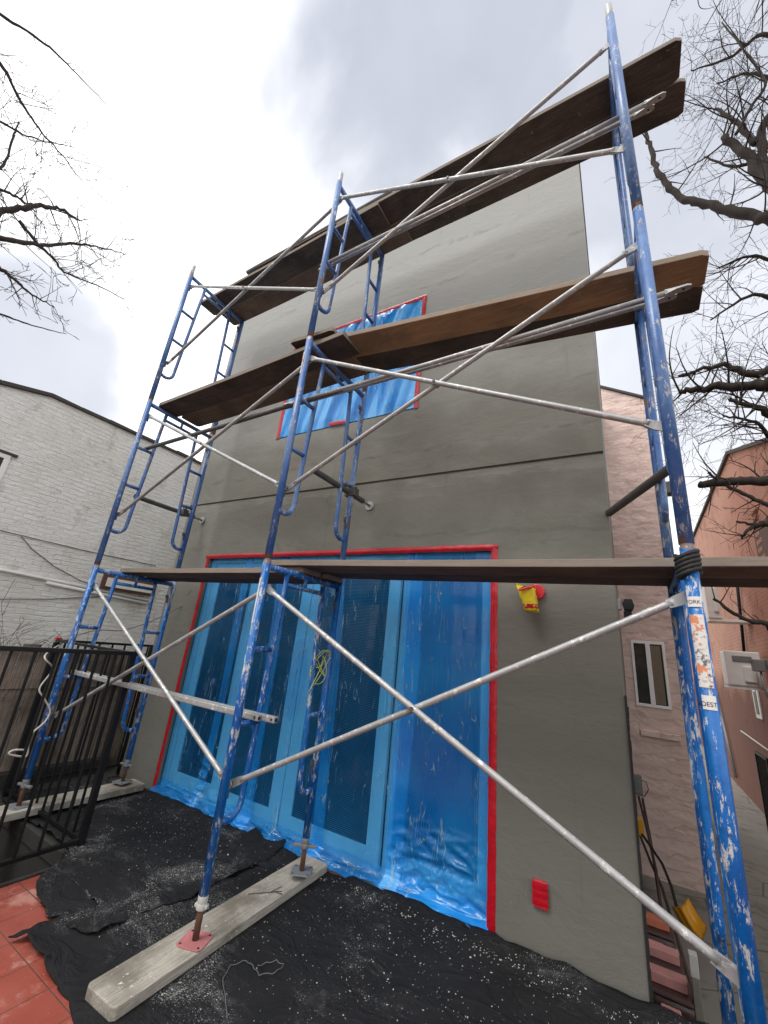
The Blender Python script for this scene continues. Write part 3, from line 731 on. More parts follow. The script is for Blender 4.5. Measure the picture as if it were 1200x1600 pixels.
def board(x0, y0, x1, y1, wid, z0, z1, dz, label, chop=.015):
    p0, p1 = Vector((x0, y0)), Vector((x1, y1)); L = (p1 - p0).length; a = math.atan2(y1 - y0, x1 - x0) - PI / 2
    poly = [(-wid / 2 + chop, 0), (wid / 2 - chop, 0), (wid / 2, chop), (wid / 2, L - chop), (wid / 2 - chop, L), (-wid / 2 + chop, L), (-wid / 2, L - chop), (-wid / 2, chop)]
    m = MB(); m.prism(poly, 0, z1 - z0); o = m.build('sole_board', 'board_grey', bevel=.004, origin=(0, 0, 0)); o.location = (x0, y0, z0 + dz); o.rotation_euler = (0, 0, a)
    return tag(o, label, 'timber board', 'boards under the scaffold legs')
board(-.01, -.425, -.075, 1.01, .205, GZ + .004, -.1512, 0, 'weathered plaster stained timber board under the centre scaffold legs on the black fabric')
board(-2.14, -.40, -2.13, .92, .20, GZ + .03, -.121, 0, 'pale timber board under the left scaffold legs behind the railing')
board(XR, -.40, XR, 1.0, .20, GZ + .004, -.1512, 0, 'timber board under the right scaffold legs')

# ---- cross braces
def brace(xa, xb, k, label):
    z1 = k * H + H - .1734; z0 = k * H + H - 1.2314
    t = thing('cross_brace', (xa, 0, z0), label, 'scaffold brace', 'galvanised cross braces')
    L = xb - xa
    for (za, zb, y) in ((z1 - z0, 0, .026), (0, z1 - z0, .052)):
        a = Vector((.0, y, za)); b = Vector((L, y, zb)); d = (b - a).normalized()
        m = MB(); pts = [a + d * .07, a + d * .10] + [a + d * (L * q) for q in (.25, .5, .75)] + [b - d * .10, b - d * .07]
        mid = Vector((L / 2, y, (za + zb) / 2)); pts[3] = mid
        m.path(pts, [.0145] * 7, 12)
        for e, dd in ((a, d), (b, -d)):     # flattened ends with a bolt hole
            s_ = Vector((-dd.z, 0, dd.x)).normalized(); yy = Vector((0, 1, 0))
            vs = [];
            for q, wd, th in ((.085, .0148, .0146), (.05, .020, .006), (.0, .021, .005), (-.018, .014, .0045)):
                c = e + dd * q
                for (u1, u2) in ((-1, -1), (1, -1), (1, 1), (-1, 1)): vs.append(c + s_ * wd * u1 + yy * th * u2 * .75)
            fs = [(i * 4 + q, i * 4 + (q + 1) % 4, i * 4 + 4 + (q + 1) % 4, i * 4 + 4 + q) for i in range(3) for q in range(4)] + [(0, 1, 2, 3), (15, 14, 13, 12)]
            m.add(vs, fs, False)
        m.build('tube', 'galvanised', t)
    MB().path([(L / 2, .005, (z1 - z0) / 2), (L / 2, .073, (z1 - z0) / 2)], .009, 8).build('pivot_bolt', 'dark_steel', t)
    return t
bn = ['ground level', 'middle level', 'top level']
for k in range(3):
    brace(XL, 0, k, 'crossed galvanised brace tubes across the left bay, ' + bn[k])
    brace(0, XR, k, 'crossed galvanised brace tubes across the right bay, ' + bn[k])

# ---- folded braces lying on the rungs
def folded(p, q, n, gap, label, m='galvanised', rr=.0135, ends=True):
    p, q = Vector(p), Vector(q); d = (q - p).normalized()
    t = thing('stowed_brace', p, label, 'scaffold brace', 'brace tubes stowed on the ladder rungs')
    for i in range(n):
        off = Vector((-.05 * i, gap * i, .012 * i)); a = off; b = (q - p) + off + Vector((0, .006 * i, 0))
        mb = MB(); mb.path([a, a * .5 + b * .5 + Vector((0, 0, -.006)), b], rr, 12)
        for e, dd in ((a, -d), (b, d)):
            s_ = Vector((0, 0, 1)); yv = d.cross(s_).normalized(); vs = []
            for qq, wd, th in ((-.01, .013, .013), (.035, .019, .005), (.075, .020, .0045), (.09, .012, .004)):
                c = e + dd * qq
                for (u1, u2) in ((-1, -1), (1, -1), (1, 1), (-1, 1)): vs.append(c + yv * wd * u1 * .85 + s_ * th * u2)
            mb.add(vs, [(i_ * 4 + z, i_ * 4 + (z + 1) % 4, i_ * 4 + 4 + (z + 1) % 4, i_ * 4 + 4 + z) for i_ in range(3) for z in range(4)] + [(0, 1, 2, 3), (15, 14, 13, 12)])
        mb.build('tube', m, t)
        hb = MB()
        for e, dd in ((a, -d), (b, d)): hb.path([e + dd * .06 + Vector((0, 0, -.0052)), e + dd * .06 + Vector((0, 0, .0052))], .006, 8)
        hb.build('bolt_hole', 'black_rubber', t)
    return t
r1 = lambda k: k * H + H - .536 + .0155 + .0145
folded((-.13, .075, r1(1) ), (2.20, .075, r1(1)), 2, .04, 'folded pair of brace tubes resting on rungs under the middle platform, right bay')
folded((.0, .050, 3 * H - .9384 + .03), (2.24, .050, 3 * H - .9384 + .03), 2, .034, 'folded pair of brace tubes resting on rungs under the top platform')
folded((XL - .02, .11, r1(1)), (.24, .085, r1(1) + .002), 1, .04, 'single dark brace tube resting on rungs in the left bay, middle level', 'dark_steel', .019)
al = thing('aluminium_rail', (XL - .05, .085, .0), 'bright aluminium rail with slotted ends on the lower rungs of the left bay', 'rail')
zr = H - .9384 + .016
for i, (dx, dy) in enumerate(((.0, 0), (.09, .042))):
    m = MB(); m.box((dx, dy, zr), (2.26 + dx, dy + .034, zr + .035)); m.build('bar', 'galvanised', al, bevel=.006)
    m = MB(); m.path([(2.26 + dx - .02, dy - .002, zr + .018), (2.26 + dx - .02, dy + .036, zr + .018)], .007, 8); m.path([(2.255 + dx, dy + .017, zr + .017), (2.262 + dx, dy + .017, zr + .017)], .011, 8); m.build('end_hole', 'black_rubber', al)

# ---- planks
def plank(x0, x1, ya, yb, za, zb, label, m, wid=.228, th=.040, c0=.02, c1=.02, seed=0):
    L = x1 - x0; n = 12; rows = []
    t = MB(); vs = []; fs = []
    prof = [(-wid / 2, 0), (wid / 2, 0), (wid / 2, th), (-wid / 2, th)]
    stn = [0, .035 / L] + [i / n for i in range(1, n)] + [1 - .035 / L, 1]
    for s_ in stn:
        nar = 1.0
        e = min(s_, 1 - s_) * L
        if e < .03: nar = 1 - (.03 - e) / .03 * .16 * (1 if (c0 if s_ < .5 else c1) else 0)
        cy = ya + (yb - ya) * s_ + .002 * fb((s_ * 4, seed, 0)); cz = za + (zb - za) * s_ + .004 * fb((s_ * 3, seed, 4)) - .008 * math.sin(s_ * PI)
        tw = .012 * fb((s_ * 2, seed, 8))
        for (py, pz) in prof: vs.append((x0 + L * s_, cy + py * nar, cz + pz + py * tw))
    K = len(stn)
    for i in range(K - 1):
        for q in range(4): fs.append((i * 4 + q, i * 4 + (q + 1) % 4, i * 4 + 4 + (q + 1) % 4, i * 4 + 4 + q))
    fs += [(0, 1, 2, 3), ((K - 1) * 4 + 3, (K - 1) * 4 + 2, (K - 1) * 4 + 1, (K - 1) * 4)]
    t.add(vs, fs); o = t.build('scaffold_plank', m, bevel=.004); return tag(o, label, 'scaffold plank', 'wooden planks of the scaffold platforms')
hb = .047 - .021; T = .042
def zt(k): return k * H - hb
# top platform
plank(-2.44, .22, .435, .42, zt(3) + .001, zt(3) + .001, 'front plank of the top platform, left bay, dark underside', 'plank_dark', seed=1, c1=0)
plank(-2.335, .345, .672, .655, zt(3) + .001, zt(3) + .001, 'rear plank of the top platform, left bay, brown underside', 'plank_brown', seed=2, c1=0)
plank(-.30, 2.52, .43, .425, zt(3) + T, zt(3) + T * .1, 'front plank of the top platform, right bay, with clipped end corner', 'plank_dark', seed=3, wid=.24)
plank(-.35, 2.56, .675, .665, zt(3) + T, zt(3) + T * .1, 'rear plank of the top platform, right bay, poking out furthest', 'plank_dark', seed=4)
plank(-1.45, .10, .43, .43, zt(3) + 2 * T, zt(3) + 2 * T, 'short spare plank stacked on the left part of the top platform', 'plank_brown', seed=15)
m = MB(); m.path([(-1.6, .33, zt(3) + 2.5 * T), (-.9, .33, zt(3) + 2.55 * T), (.35, .33, zt(3) + 2.6 * T)], .024, 12)
tag(m.build('scaffold_tube', 'dark_steel'), 'dark steel tube lying on the top platform edge at the left', 'scaffold tube')
# middle platform
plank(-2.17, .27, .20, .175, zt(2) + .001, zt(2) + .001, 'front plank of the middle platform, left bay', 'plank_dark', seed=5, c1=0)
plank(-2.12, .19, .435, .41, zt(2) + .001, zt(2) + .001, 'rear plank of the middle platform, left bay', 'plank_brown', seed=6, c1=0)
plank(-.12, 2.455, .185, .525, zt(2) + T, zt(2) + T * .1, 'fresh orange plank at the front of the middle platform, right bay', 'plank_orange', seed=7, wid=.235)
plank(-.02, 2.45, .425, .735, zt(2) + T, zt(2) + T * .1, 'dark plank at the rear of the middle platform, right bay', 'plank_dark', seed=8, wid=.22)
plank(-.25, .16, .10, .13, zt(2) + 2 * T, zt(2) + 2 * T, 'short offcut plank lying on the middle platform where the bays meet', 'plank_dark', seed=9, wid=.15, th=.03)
# lower platform
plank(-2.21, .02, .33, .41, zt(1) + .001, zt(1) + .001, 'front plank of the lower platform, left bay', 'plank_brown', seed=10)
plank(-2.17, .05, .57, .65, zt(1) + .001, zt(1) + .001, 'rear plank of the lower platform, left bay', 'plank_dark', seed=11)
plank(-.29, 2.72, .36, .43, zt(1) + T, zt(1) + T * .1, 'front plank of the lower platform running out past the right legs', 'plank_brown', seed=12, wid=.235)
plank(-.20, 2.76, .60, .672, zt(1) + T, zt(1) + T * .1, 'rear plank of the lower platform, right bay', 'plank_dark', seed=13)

# ---- wall ties
def tie(x, z, y0, y1, label, tilt=0, foot=True):
    t = thing('tie_tube', (x, y0, z), label, 'scaffold tube', 'tubes tying the scaffold to the wall')
    L = y1 - y0; m = MB(); m.path([(0, 0, 0), (tilt * (L - .12), L - .12, 0)], .024, 14, caps=False); m.path([(0, 0.0, 0), (tilt * (L - .12), L - .12, 0)], .020, 14, caps=False); m.build('tube', 'dark_steel', t)
    m = MB(); m.path([(tilt * (L - .12), L - .13, 0), (tilt * L, L - .01, -.005)], .012, 10); m.build('spindle', 'grey_metal', t)
    if foot: m = MB(); m.path([(tilt * L, L - .014, -.005), (tilt * L, L - .001, -.005)], .042, 20); m.build('wall_foot', 'galvanised', t)
    m = MB(); cy = W - y0
    m.box((-.036, cy - .032, -.034), (.036 + .03, cy + .032, .034)); m.path([(-.045, cy, .03), (.06, cy, .045)], .010, 8); m.path([(.02, cy - .045, -.03), (.02, cy + .045, -.03)], .009, 8)
    m.path([(.03, cy - .02, -.02), (.03, cy - .02, .06)], .008, 8); m.build('clamp', 'dark_steel', t, bevel=.004)
    return t
tie(-.01, 2.465, .30, 1.075, 'steel tie tube clamped to the centre rear leg with round foot on the wall')
tie(XL - .19, 2.49, .22, 1.03, 'steel tie tube clamped to the left rear leg', 0)
tie(XR + .045, 2.24, .45, 1.22, 'steel tie tube clamped to the right rear leg, angled to the house corner', -.48, False)
# yellow string on lower rung
cz = H - .536
m = MB()
for q in range(5):
    pts = []
    for i in range(40):
        a = i / 39 * (5 + q); pts.append((.02 * math.cos(a * 1.3 + q) + .004 * q, W - .12 + .035 * math.sin(a + q * 2) * (1 + .3 * q), cz + .02 - (.035 + .03 * q) * (1 - math.cos(a * .9)) * .9))
    m.path(pts, .0022, 5)
tag(m.build('string', 'string_yellow'), 'tangled yellow string tied to a rung of the centre ladder', 'string')
# black hose wrapped at right joint
m = MB(); pts = []
for i in range(60):
    a = i / 59 * 11 * PI; pts.append((XR - .004 + .033 * math.cos(a), .004 + .035 * math.sin(a), H - .115 + .085 * i / 59 + .012 * math.cos(a)))
m.path(pts, .0085, 8); tag(m.build('rubber_strap', 'black_rubber'), 'black rubber strap wound round the right leg at the lower platform', 'strap')

# ================================================================== FABRIC SHEETS
def sheet_mesh(name, outline, step, zf, m, wob=.012, thick=.004):
    pts = []; n = len(outline)
    for i in range(n):
        a, b = Vector(outline[i][:2]), Vector(outline[(i + 1) % n][:2]); k = max(1, int((b - a).length / (step * .6)))
        for j in range(k):
            p = a.lerp(b, j / k); w_ = outline[i][2] if len(outline[i]) > 2 else 1
            p = p + Vector((fb((p.x * 14, p.y * 14, 1)), fb((p.x * 14, p.y * 14, 5)))) * wob * w_ + Vector((fb((p.x * 45, p.y * 45, 1)), fb((p.x * 45, p.y * 45, 5)))) * wob * .5 * w_
            pts.append(p)
    nb = len(pts)
    xs_ = [p.x for p in pts]; ys_ = [p.y for p in pts]
    def inside(x, y):
        c = False; j = nb - 1
        for i in range(nb):
            if (ys_[i] > y) != (ys_[j] > y) and x < (xs_[j] - xs_[i]) * (y - ys_[i]) / (ys_[j] - ys_[i]) + xs_[i]: c = not c
            j = i
        return c
    y = min(ys_); inner = []
    while y < max(ys_):
        x = min(xs_)
        while x < max(xs_):
            px, py = x + random.uniform(-.3, .3) * step, y + random.uniform(-.3, .3) * step
            if inside(px, py): inner.append(Vector((px, py)))
            x += step
        y += step
    allp = pts + inner
    vo, eo, fo_, *_ = delaunay_2d_cdt(allp, [(i, (i + 1) % nb) for i in range(nb)], [list(range(nb))], 1, 1e-5)
    segs = [(pts[i], pts[(i + 1) % nb]) for i in range(0, nb, 1)]
    def edist(p):
        return min((p - q).length for q in pts)
    vs = []
    for v in vo:
        d = edist(Vector(v)); vs.append((v[0], v[1], zf(v[0], v[1], d)))
    mb = MB(); mb.add(vs, [list(f_) for f_ in fo_], True)
    o = mb.build(name, m, fix=False)
    s_ = o.modifiers.new('thickness', 'SOLIDIFY'); s_.thickness = thick; s_.offset = -1
    return o
lz = lambda px, py: tuple(atz(px, py, GZ)[:2])
low = [lz(160, 1432), lz(120, 1434), lz(65, 1450), lz(10, 1475), lz(38, 1474), lz(45, 1492), lz(62, 1500), lz(68, 1520), lz(90, 1548), lz(108, 1565), lz(115, 1600), lz(125, 1640), (.35, -1.1), (1.2, -1.6), (3.2, -1.6), (3.2, 1.09, .3), (1.84, 1.075, .3), (1.12, 1.07, .3), (0, 1.02, .5), (-1.0, 1.0, .5), (-2.0, .98, .4), (-1.6, .3), (-1.15, -.1)]
def zlow(x, y, d):
    if abs(x + .04) < .22 and -.5 < y < 1.04: return GZ + .004 + (.012 * abs(fb((x * 3, y * 3, 0))) if abs(x + .04) > .15 else 0)
    h = GZ + .006 + .012 * abs(fb((x * 2.2, y * 2.2, 0))) + .012 * (1 - min(1, abs(fb((x * 1.9 + y, y * 3.1 - x, 12))) * 5)) + .0035 * fb((x * 9, y * 9, 3)) + .002 * fb((x * 26, y * 26, 3))
    if x < -.3 and y < -.1: h += .030 * max(0, 1 - d / .10) * (.35 + abs(fb((x * 8, y * 8, 2))) * 1.6)
    if y > .85: h += .05 * max(0, (y - .85) / .2) ** 1.5 * (.45 + .6 * abs(fb((x * 5, 1, 1)))) * (1 if x > 0.2 else .5)
    return h
tag(sheet_mesh('ground_cloth', low, .045, zlow, 'black_fabric'), 'large black landscape fabric speckled with plaster, covering the patio under the scaffold', 'fabric sheet')
upx = [(55, 1378), (62, 1400), (78, 1424), (95, 1431), (110, 1445), (135, 1456), (150, 1459), (166, 1450), (190, 1440), (215, 1420), (250, 1412), (300, 1398), (350, 1370), (400, 1351), (425, 1338), (446, 1316), (440, 1300), (422, 1288)]
upo = [tuple(atz(a, b, GZ + .03)[:2]) for a, b in upx] + [(-.75, 1.0, .3), (-1.3, .99, .3), (-2.62, .97, .3), (-2.62, .06, .3), (-1.44, .05, .5), (-1.32, .02, .6)]
def zup(x, y, d):
    fold = abs(fb((x * 3.3 + y, y * 3.1, 6))) ** .8
    if x < -1.9: return GZ + .008 + .005 * fold
    return GZ + .020 + .022 * fold + .006 * fb((x * 12, y * 12, 1)) + .0035 * fb((x * 30, y * 30, 1)) - .004 * max(0, 1 - d / .03) + .020 * max(0, 1 - d / .09) * (.2 + fb((x * 10, y * 10, 8)))
tag(sheet_mesh('ground_cloth', upo, .035, zup, 'black_fabric', .014, .006), 'upper rumpled piece of black fabric with torn edge, next to the railing', 'fabric sheet')
# plaster chips
m = MB()
def chip(x, y, s_, z):
    a = random.uniform(0, PI); n = random.choice((4, 5, 6)); el = random.uniform(.2, .8)
    top = [(x + math.cos(a) * math.cos(2 * PI * k / n) * s_ - math.sin(a) * math.sin(2 * PI * k / n) * s_ * el, y + math.sin(a) * math.cos(2 * PI * k / n) * s_ + math.cos(a) * math.sin(2 * PI * k / n) * s_ * el) for k in range(n)]
    top = [(p[0] + random.uniform(-.25, .25) * s_, p[1] + random.uniform(-.25, .25) * s_) for p in top]
    m.prism(top, z, z + random.uniform(.001, .003) + s_ * .05)
for i in range(1500):
    if random.random() < .55: x = random.gauss(.9, .75); y = random.gauss(.62, .33)
    elif random.random() < .6: x = random.gauss(-1.2, .45); y = random.gauss(.65, .3)
    else: x = random.uniform(-1.3, 2.8); y = random.uniform(-.9, 1.0)
    if not (-1.9 < x < 3 and -1.0 < y < .99) or (x < -.5 and y < -.1 + (-.5 - x) * .1): continue
    if abs(x + .04) < .12 and -.43 < y < 1.02: continue
    s_ = min(.011, .0008 + random.expovariate(1 / .0012))
    z = zlow(x, y, 1) + .001
    if x < -.32 and y > -.05: z = max(z, zup(x, y, 1) + .001)
    chip(x, y, s_, z)
for i in range(260):
    t_ = random.random(); x = -.1 + 2.1 * t_; y = .93 + random.gauss(0, .03) - .0 * t_
    chip(x, min(y, 1.0), random.uniform(.001, .0055), zlow(x, y, 1) + .001)
for i in range(70):
    x = random.uniform(-.12, .05); y = random.uniform(-.38, .98); chip(x, y, random.uniform(.0015, .005), -.1508)
tag(m.build('plaster_debris', 'chip'), 'white plaster crumbs scattered over the black fabric', 'debris', kind='stuff')
# thin wire curl and twig on the fabric
m = MB(); P = [atz(a, b, GZ + .02) for a, b in ((355, 1592), (352, 1560), (348, 1530), (360, 1508), (385, 1500), (397, 1512), (405, 1524), (430, 1520), (443, 1508), (432, 1500), (412, 1505), (400, 1512))]
pts = []
for i in range(len(P) - 1):
    for k in range(5): pts.append(P[i].lerp(P[i + 1], k / 5) + Vector((0, 0, .004 * math.sin(i + k))))
m.path(pts, .0016, 5); tag(m.build('wire', 'grey_cable'), 'thin curled wire lying on the fabric beside the centre board', 'wire')
m = MB(); m.path([(-.10, .42, -.148), (-.03, .50, -.146), (.02, .57, -.149)], .002, 5); m.path([(-.01, .535, -.147), (.05, .545, -.146)], .002, 5); m.path([(-.02, .52, -.147), (-.01, .60, -.145)], .0018, 5)
tag(m.build('twig', 'tool_handle'), 'small dark twig lying on the centre board', 'twig')

# ================================================================== RAILING
RT = 1.04
rl = thing('railing', (-1.385, .11, GZ), 'black steel railing round the cellar steps at the left', 'railing')
def L_(x, y, z): return (x + 1.385, y - .11, z - GZ)
def rbox(x0, y0, z0, x1, y1, z1, name, m='black_metal', bev=.002):
    a = L_(min(x0, x1), min(y0, y1), min(z0, z1)); b = L_(max(x0, x1), max(y0, y1), max(z0, z1)); return MB().box(a, b).build(name, m, rl, bevel=bev)
AY0 = -1.35
for (x, y) in ((-1.385, .11), (-1.385, AY0), (-2.68, .11), (-2.68, 1.03)): rbox(x - .02, y - .02, GZ + .0, x + .02, y + .02, RT - .012, 'post')
rbox(-1.41, AY0, RT - .012, -1.36, .135, RT + .016, 'top_rail'); rbox(-2.68, .092, RT - .008, -1.41, .128, RT + .012, 'top_rail'); rbox(-2.70, .13, RT - .010, -2.66, 1.05, RT + .012, 'top_rail')
rbox(-1.40, AY0, -.165, -1.37, .09, -.140, 'bottom_rail'); rbox(-2.66, .095, -.165, -1.405, .125, -.140, 'bottom_rail'); rbox(-2.695, .13, -.125, -2.665, 1.01, -.10, 'bottom_rail')
y = -.015
while y > AY0 + .05: rbox(-1.3925, y - .0075, -.14, -1.3775, y + .0075, RT - .012, 'baluster'); y -= .125
x = -1.385 - .125
while x > -2.62: rbox(x - .0075, .1025, -.14, x + .0075, .1175, RT - .008, 'baluster'); x -= .125
y = .235
while y < 1.0: rbox(-2.6875, y - .0075, -.10, -2.6725, y + .0075, RT - .01, 'baluster'); y += .125
rbox(-2.702, .088, RT + .0125, -2.658, .132, RT + .03, 'red_cap', 'red_plastic')
# cables
def cable(name, P, r, m, label, cat='cable', jit=.0):
    pts = []; P = [Vector(p) for p in P]; n = len(P)
    for i in range(n - 1):
        p0, p1, p2, p3 = P[max(i - 1, 0)], P[i], P[i + 1], P[min(i + 2, n - 1)]
        for k in range(8):
            t = k / 8; pts.append(.5 * ((2 * p1) + (p2 - p0) * t + (2 * p0 - 5 * p1 + 4 * p2 - p3) * t * t + (3 * p1 - p0 - 3 * p2 + p3) * t ** 3))
    pts.append(P[-1]); mb = MB(); mb.path(pts, r, 7); return tag(mb.build(name, m), label, cat)
cable('cable', [on_wall(284, 947, -.005), atx(255, 962, -2.45), atx(225, 975, -2.5), atx(190, 985, -2.6), atx(150, 985, -2.66), atx(115, 995, -2.68), atx(92, 1008, -2.64)], .0055, 'grey_cable', 'thin grey cable drooping from the wall to the railing')
cable('extension_cord', [atx(92, 1008, -2.60), atx(70, 1025, -1.5), atx(82, 1045, -1.45), atx(62, 1075, -1.43), atx(68, 1090, -1.42), atx(78, 1110, -1.42), atx(70, 1128, -1.42), atx(47, 1150, -1.42), atx(43, 1178, -1.42), atx(35, 1182, -1.42), atx(14, 1178, -1.42), atx(22, 1172, -1.42), atx(40, 1172, -1.42)], .0055, 'off_white_cable', 'off white extension cord dangling on the near side of the railing')

# ================================================================== LEFT SIDE
fence = thing('wooden_fence', (-2.95, 0, AZ), 'weathered board fence behind the railing', 'fence')
y = -4.0
while y < .98:
    wd = random.uniform(.135, .16); z1 = .96 - AZ + random.uniform(-.03, .03)
    MB().box((-.012, y, .02), (.010, y + wd - .008, z1)).build('board', 'fence_wood', fence, bevel=.003); y += wd
MB().box((.011, -4, 1.9), (.045, 1.0, 1.98)).build('rail', 'fence_wood', fence); MB().box((.012, -4, 0), (.09, 1.0, 1.22)).build('concrete_curb', 'concrete_shaded', fence, bevel=.01)

wb = thing('white_brick_building', (-5, 0, AZ), 'white painted brick building beyond the fence at the left', 'building')
zl_ = lambda z: z - AZ
prof = [(-8, zl_(3.2)), (-2.4, zl_(3.62)), (-.57, zl_(4.07)), (-.03, zl_(4.22)), (2.3, zl_(4.275)), (12, zl_(4.35))]
m = MB(); m.prism([(-8, 0)] + prof + [(12, 0)], 0, -6, 'x'); m.build('wall', 'white_brick', wb)
m = MB()
for i in range(len(prof) - 1):
    (ya, za), (yb, zb_) = prof[i], prof[i + 1]; n = max(1, int((yb - ya) / .38))
    for k in range(n):
        p = (ya + (yb - ya) * k / n, za + (zb_ - za) * k / n); q = (ya + (yb - ya) * (k + 1) / n, za + (zb_ - za) * (k + 1) / n); t_ = random.uniform(.035, .055)
        m.prism([(p[0], p[1] + .001), (q[0] - .006, q[1] + .001), (q[0] - .006, q[1] + t_), (p[0], p[1] + t_ + random.uniform(-.006, .012))], random.uniform(.03, .05), -.28, 'x')
m.build('coping_tiles', 'coping', wb)
WA, WB, WZ0, WZ1 = -1.16, -.18, zl_(2.25), zl_(3.20)
wd_ = MB().box((.002, WA, WZ0), (.03, WB, WZ0 + .05)).box((.002, WA, WZ1 - .06), (.03, WB, WZ1)).box((.002, WB - .06, WZ0 + .05), (.03, WB, WZ1 - .06)).box((.002, WA, WZ0 + .05), (.03, WA + .06, WZ1 - .06)).box((.002, WA + .06, (WZ0 + WZ1) / 2), (.025, WB - .06, (WZ0 + WZ1) / 2 + .04)).build('window', 'white_plastic', wb, bevel=.004)
MB().box((.003, WA + .06, WZ0 + .05), (.012, WB - .06, WZ1 - .06)).build('pane', 'dark_glass', wd_)
MB().box((.001, WA - .08, WZ1 + .003), (.045, WB + .06, WZ1 + .035)).build('lintel', 'coping', wb, bevel=.004)
def wl(px, py, off=0.03):
    p = atx(px, py, -5 + off); return p - Vector((-5, 0, AZ))
m = MB(); m.path([wl(-30, 884), wl(15, 893), wl(232, 938)], .022, 8); m.build('conduit', 'white_plastic', wb)
m = MB(); m.path([wl(72, 910), wl(228, 943)], .024, 8); m.build('conduit', 'white_plastic', wb)
for c in ([(-10, 826), (60, 843), (140, 862), (244, 884)], [(-10, 936), (80, 936), (175, 931)], [(33, 838), (50, 858), (85, 885), (125, 907), (150, 915)]):
    P = [wl(a, b, .02) for a, b in c]; m = MB(); m.path(P, .0065, 6); m.build('wall_cable', 'grey_cable', wb)
m = MB(); a, b = wl(163, 898, .05), wl(238, 930, .05); m.box((.02, a.y, b.z - .02), (.07, b.y, a.z + .02)); m.build('board_panel', 'brown_panel', wb)
m = MB(); m.box((.071, a.y + .05, b.z + .02), (.09, b.y - .05, a.z - .03)); m.build('cream_panel', 'white_plastic', wb)

# ================================================================== RIGHT SIDE
pk = thing('pink_house', (2.0, 6, AZ), 'pink textured stucco house seen past the right corner', 'house')
px0, px1 = -1.6, .475
m = MB(); m.prism([(px0, 0), (px1, 0), (px1, zl_(6.06)), (-.30, zl_(6.55)), (px0, zl_(7.2))], 0, 4, 'y'); m.build('wall', 'pink_stucco', pk)
m = MB(); m.prism([(px0, zl_(7.2) + .002), (-.30, zl_(6.55) + .002), (px1 + .03, zl_(6.05) + .002), (px1 + .03, zl_(6.10)), (-.3, zl_(6.60)), (px0, zl_(7.25))], -.04, 4.03, 'y'); m.build('coping', 'coping', pk)
wx0, wx1, wz0, wz1 = -.125, .315, zl_(.82), zl_(1.76)
wf = MB().box((wx0, -.025, wz0), (wx0 + .035, .03, wz1)).box((wx1 - .035, -.025, wz0), (wx1, .03, wz1)).box((wx0 + .035, -.025, wz0), (wx1 - .035, .03, wz0 + .04)).box((wx0 + .035, -.025, wz1 - .04), (wx1 - .035, .03, wz1)).box(((wx0 + wx1) / 2 - .03, -.03, wz0 + .04), ((wx0 + wx1) / 2 + .03, .03, wz1 - .04)).build('window', 'white_frame', pk, bevel=.004)
MB().box((wx0 + .03, -.008, wz0 + .03), (wx1 - .03, -.003, wz1 - .03)).build('pane', 'dark_glass', wf)
MB().box((wx0 + .24, -.012, wz0 + .05), (wx0 + .38, -.009, wz1 - .06)).build('curtain', 'curtain', wf)
MB().box((wx0 - .05, -.012, wz1 + .002), (wx1 + .05, .02, wz1 + .05)).build('head_trim', 'pink_stucco', pk, bevel=.004)
MB().box((wx0 + .02, -.055, zl_(.42)), (wx1 + .06, .02, zl_(.50))).build('sill_ledge', 'pink_stucco', pk, bevel=.008)
mt = aty(996, 1225, 5.93)
mtr = thing('meter_box', mt, 'grey electric meter box low on the pink wall', 'meter')
MB().box((-.055, -.02, -.12), (.06, .068, .11)).build('box', 'grey_metal', mtr, bevel=.008); MB().path([(0, -.025, .02), (0, -.05, .02)], .03, 14).build('dial', 'grey_metal', mtr)
m = MB(); m.path([(.05, .0, .06), (.11, .0, .05), (.13, 0, -.04), (.07, .0, -.14), (.03, 0, -.13)], .006, 6); m.build('lead', 'black_rubber', mtr)

ob = thing('orange_brick_building', (4.0, 8, AZ), 'orange painted brick building across the alley at the right edge', 'building')
prof = [(-5.2, zl_(3.55)), (-1.95, zl_(4.92)), (.48, zl_(5.88)), (16, zl_(6.0))]
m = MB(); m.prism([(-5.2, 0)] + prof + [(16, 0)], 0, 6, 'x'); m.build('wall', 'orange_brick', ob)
m = MB()
for i in range(3):
    (ya, za), (yb, zb_) = prof[i], prof[i + 1]; m.prism([(ya, za + .002), (yb, zb_ + .002), (yb, zb_ + .07), (ya, za + .07)], -.06, .4, 'x')
m.build('coping', 'coping', ob)
def rw(px, py, off=0): p = atx(px, py, 4.0 - off); return p - Vector((4.0, 8, AZ))
m = MB()      # toothed brick quoins
for i in range(26):
    z = zl_(.6) + i * .145; m.box((-.035, -.62 - (.09 if i % 2 else 0), z), (-.001, -.35, z + .072))
m.build('toothed_brick_edge', 'orange_brick', ob)
m = MB(); a = rw(1136, 880, .05); b = rw(1165, 1080, .05); m.path([rw(1150, 895, .05), rw(1160, 990, .05), rw(1168, 1075, .05)], .03, 8); m.build('downpipe', 'black_metal', ob)
m = MB(); m.path([rw(1118, 1080, .06), rw(1135, 1150, .06), rw(1150, 1215, .06)], .035, 8); m.build('downpipe', 'grey_metal', ob)
a, b = rw(1172, 1060, .02), rw(1192, 1125, .02)
wn_ = MB().box((-.03, b.y, b.z), (-.002, a.y, a.z + .05)).build('window', 'white_plastic', ob, bevel=.01); MB().box((-.036, b.y + .12, b.z + .08), (-.031, a.y - .12, a.z - .02)).build('pane', 'dark_glass', wn_)
a, b = rw(1178, 832, .02), rw(1210, 862, .02); MB().box((-.03, b.y, b.z), (-.002, a.y, a.z)).build('shutter', 'brown_panel', ob)
